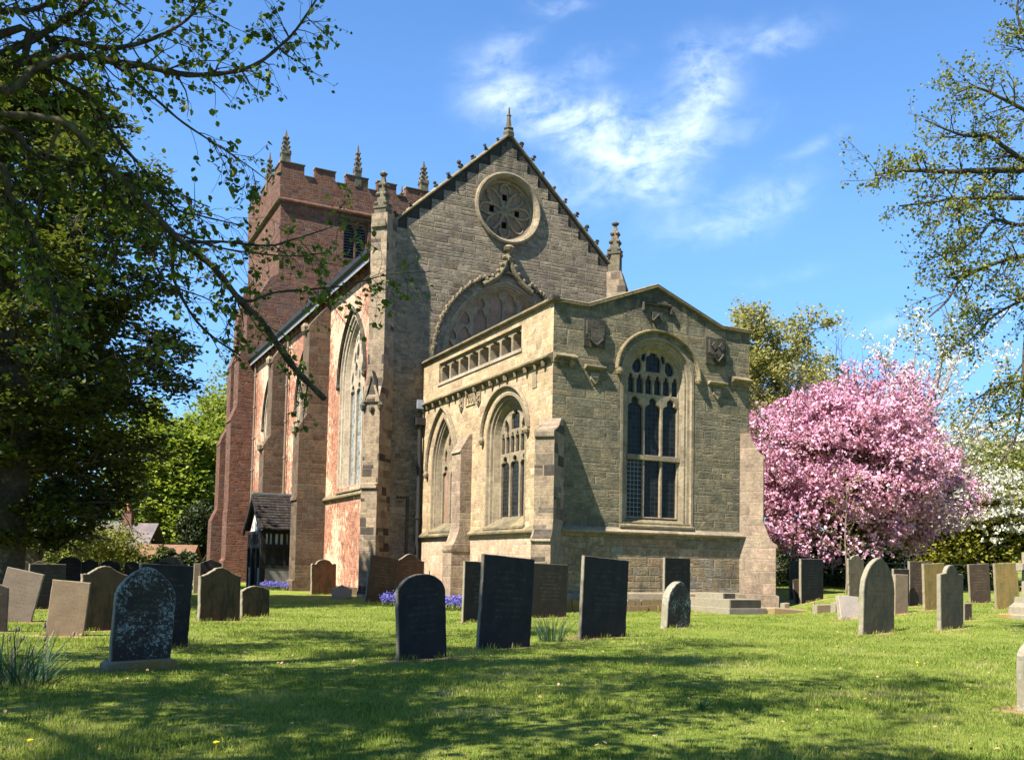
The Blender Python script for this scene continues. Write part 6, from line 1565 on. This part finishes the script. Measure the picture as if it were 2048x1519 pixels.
strapclump('daffodil_clump', 2046, 1212, 40, .6, .25, 104, 'tuft of daffodil leaves by the stone cross at the right edge', lean=.25)
def bluebells(px, py, hw, dep, n, seed, label):
    rg = np.random.default_rng(seed); o, P, _ = strapclump('bluebell_clump', px, py, int(n*1.6), .34, .01, seed, label, 'nettle leaf', .4, .018, 'flowers')
    ch = o.children[0]; me = ch.data; co = np.empty(len(me.vertices)*3); me.vertices.foreach_get('co', co); co = co.reshape(-1, 12, 3)
    off = np.stack([rg.uniform(-hw, hw, len(co)), rg.uniform(-dep, dep, len(co)), np.zeros(len(co))], 1); co += off[:, None, :]; me.vertices.foreach_set('co', co.ravel()); me.update()
    b = np.stack([rg.uniform(-hw, hw, n*3), rg.uniform(-dep, dep, n*3), rg.uniform(.20, .44, n*3)], 1); b = clump(rg, b, 4, (.03, .03, .04))
    puffs(b, .055, rg, 'bluebell petal', 'flowers', o, None, 2)
bluebells(572, 1180, 1.35, .35, 110, 111, 'bank of bluebells in shade along the foot of the porch')
bluebells(403, 1170, .5, .3, 30, 112, 'small patch of bluebells in shade by the tower foot')
bluebells(783, 1212, .38, .3, 45, 113, 'bluebells at the left of the large leaning round-topped slate')
bluebells(908, 1220, .52, .35, 85, 114, 'bright bluebells between the leaning slate and the square slates')
def dock(px, py, n, L, seed, label):
    rg = np.random.default_rng(seed); P = at(px, py); o = tag(empty('dock_plant', tuple(P)), label, 'weed'); V = []; Fq = []; R = []
    for k in range(n):
        a = 2*pi*k/n+rg.uniform(-.3, .3); el = rg.uniform(.5, 1.25); d = np.array([cos(a)*cos(el), sin(a)*cos(el), sin(el)]); s = np.array([-sin(a), cos(a), 0]); b0 = len(V); l = L*rg.uniform(.6, 1.1)
        for j in range(6):
            f = j/5; w = .26*l*sin(pi*min(.98, .08+f*.9))*.5; p = d*l*f+np.array([0, 0, -.10*l*f*f]); V += [p-s*w, p+np.array([0, 0, -.02*l]), p+s*w]; R += [rg.uniform(0, 1)]*3
        for j in range(5):
            for q in (0, 1): Fq.append((b0+3*j+q, b0+3*j+q+1, b0+3*j+q+4, b0+3*j+q+3))
    fast_mesh('leaves', np.array(V), np.array(Fq), 'dock leaf', R, o)
dock(1404, 1418, 7, .20, 121, 'broad-leaved dock plant standing up from the near lawn')
dock(1520, 1424, 8, .13, 122, 'low weed rosette just right of the broad-leaved dock')
def sapling():
    rg = np.random.default_rng(131); P = np.array([*ptz(1692, 39), 0]); P[2] = float(terrain(P[0], P[1])); o = tree_root('sapling', tuple(P), 'thin young sapling with yellowish leaves standing before the pink cherry'); segs = []; tips = []
    st_ = [np.array([.04*sin(z*2), 0, z]) for z in np.linspace(-.1, 4.6, 9)]; segs.append((st_, list(np.linspace(.045, .012, 9)), 0))
    cf = dict(step=[.4, .25, .2], wig=[.08, .12, .1], up=[.03, .04, 0], max=2, kids=[0, 3, 0], t0=[.2, .2, .2], ang=[45, 40, 40], ratio=[.5, .5, .5], taper=.3)
    for k in range(14): grow(rg, st_[min(8, 3+k*6//14)], nrm(np.array([cos(k*2.4), sin(k*2.4), .55])), 1.15*(1-.03*k), .013, 1, cf, segs, tips)
    segs.append(([np.array([.9, 0, -.1]), np.array([.55, .0, .9]), np.array([.05, 0, 1.75])], [.04, .035, .03], 1))
    wood(segs, 'pale twig bark', o, (6, 5, 4, 3), .006); leaves(clump(rg, np.array(tips), 2, .06), .085, rg, 'golden hedge leaf', 'crown', o)
sapling()
# petals, dandelions and dry leaves scattered on the turf
rg = np.random.default_rng(141)
n = 420; y = rg.uniform(6.8, 20, n); x = rg.uniform(-1, 1, n)*(y*.56); P = np.stack([x, y, terrain(x, y)+.03], 1)
o = leaves(P, rg.uniform(.03, .06, n), rg, 'dry leaf', 'leaf_litter', None, upbias=1.5) if 'dry leaf' in MATS else None
o['kind'] = 'stuff'; tag(o, 'scattered dry leaves lying on the near grass', 'leaf litter')
for i, (px, py) in enumerate(((432, 1500), (60, 1496), (1675, 1268), (1835, 1332), (905, 1214))):
    P = at(px, py); d = MB().lathe((0, 0, .0), [(.004, 0), (.003, .055), (.022, .06), (.024, .07), (.0, .078)], 9).build('dandelion', 'yellow petal'); d.location = P
    tag(d, ['dandelion flower low in the near left lawn', 'dandelion at the bottom left corner of the lawn', 'dandelion on the sunny lawn left of the big pointed stone', 'dandelion on the sunny lawn in front of the round-headed stone', 'yellow flower among the bright bluebells'][i], 'dandelion')
build_ground(); build_grass()
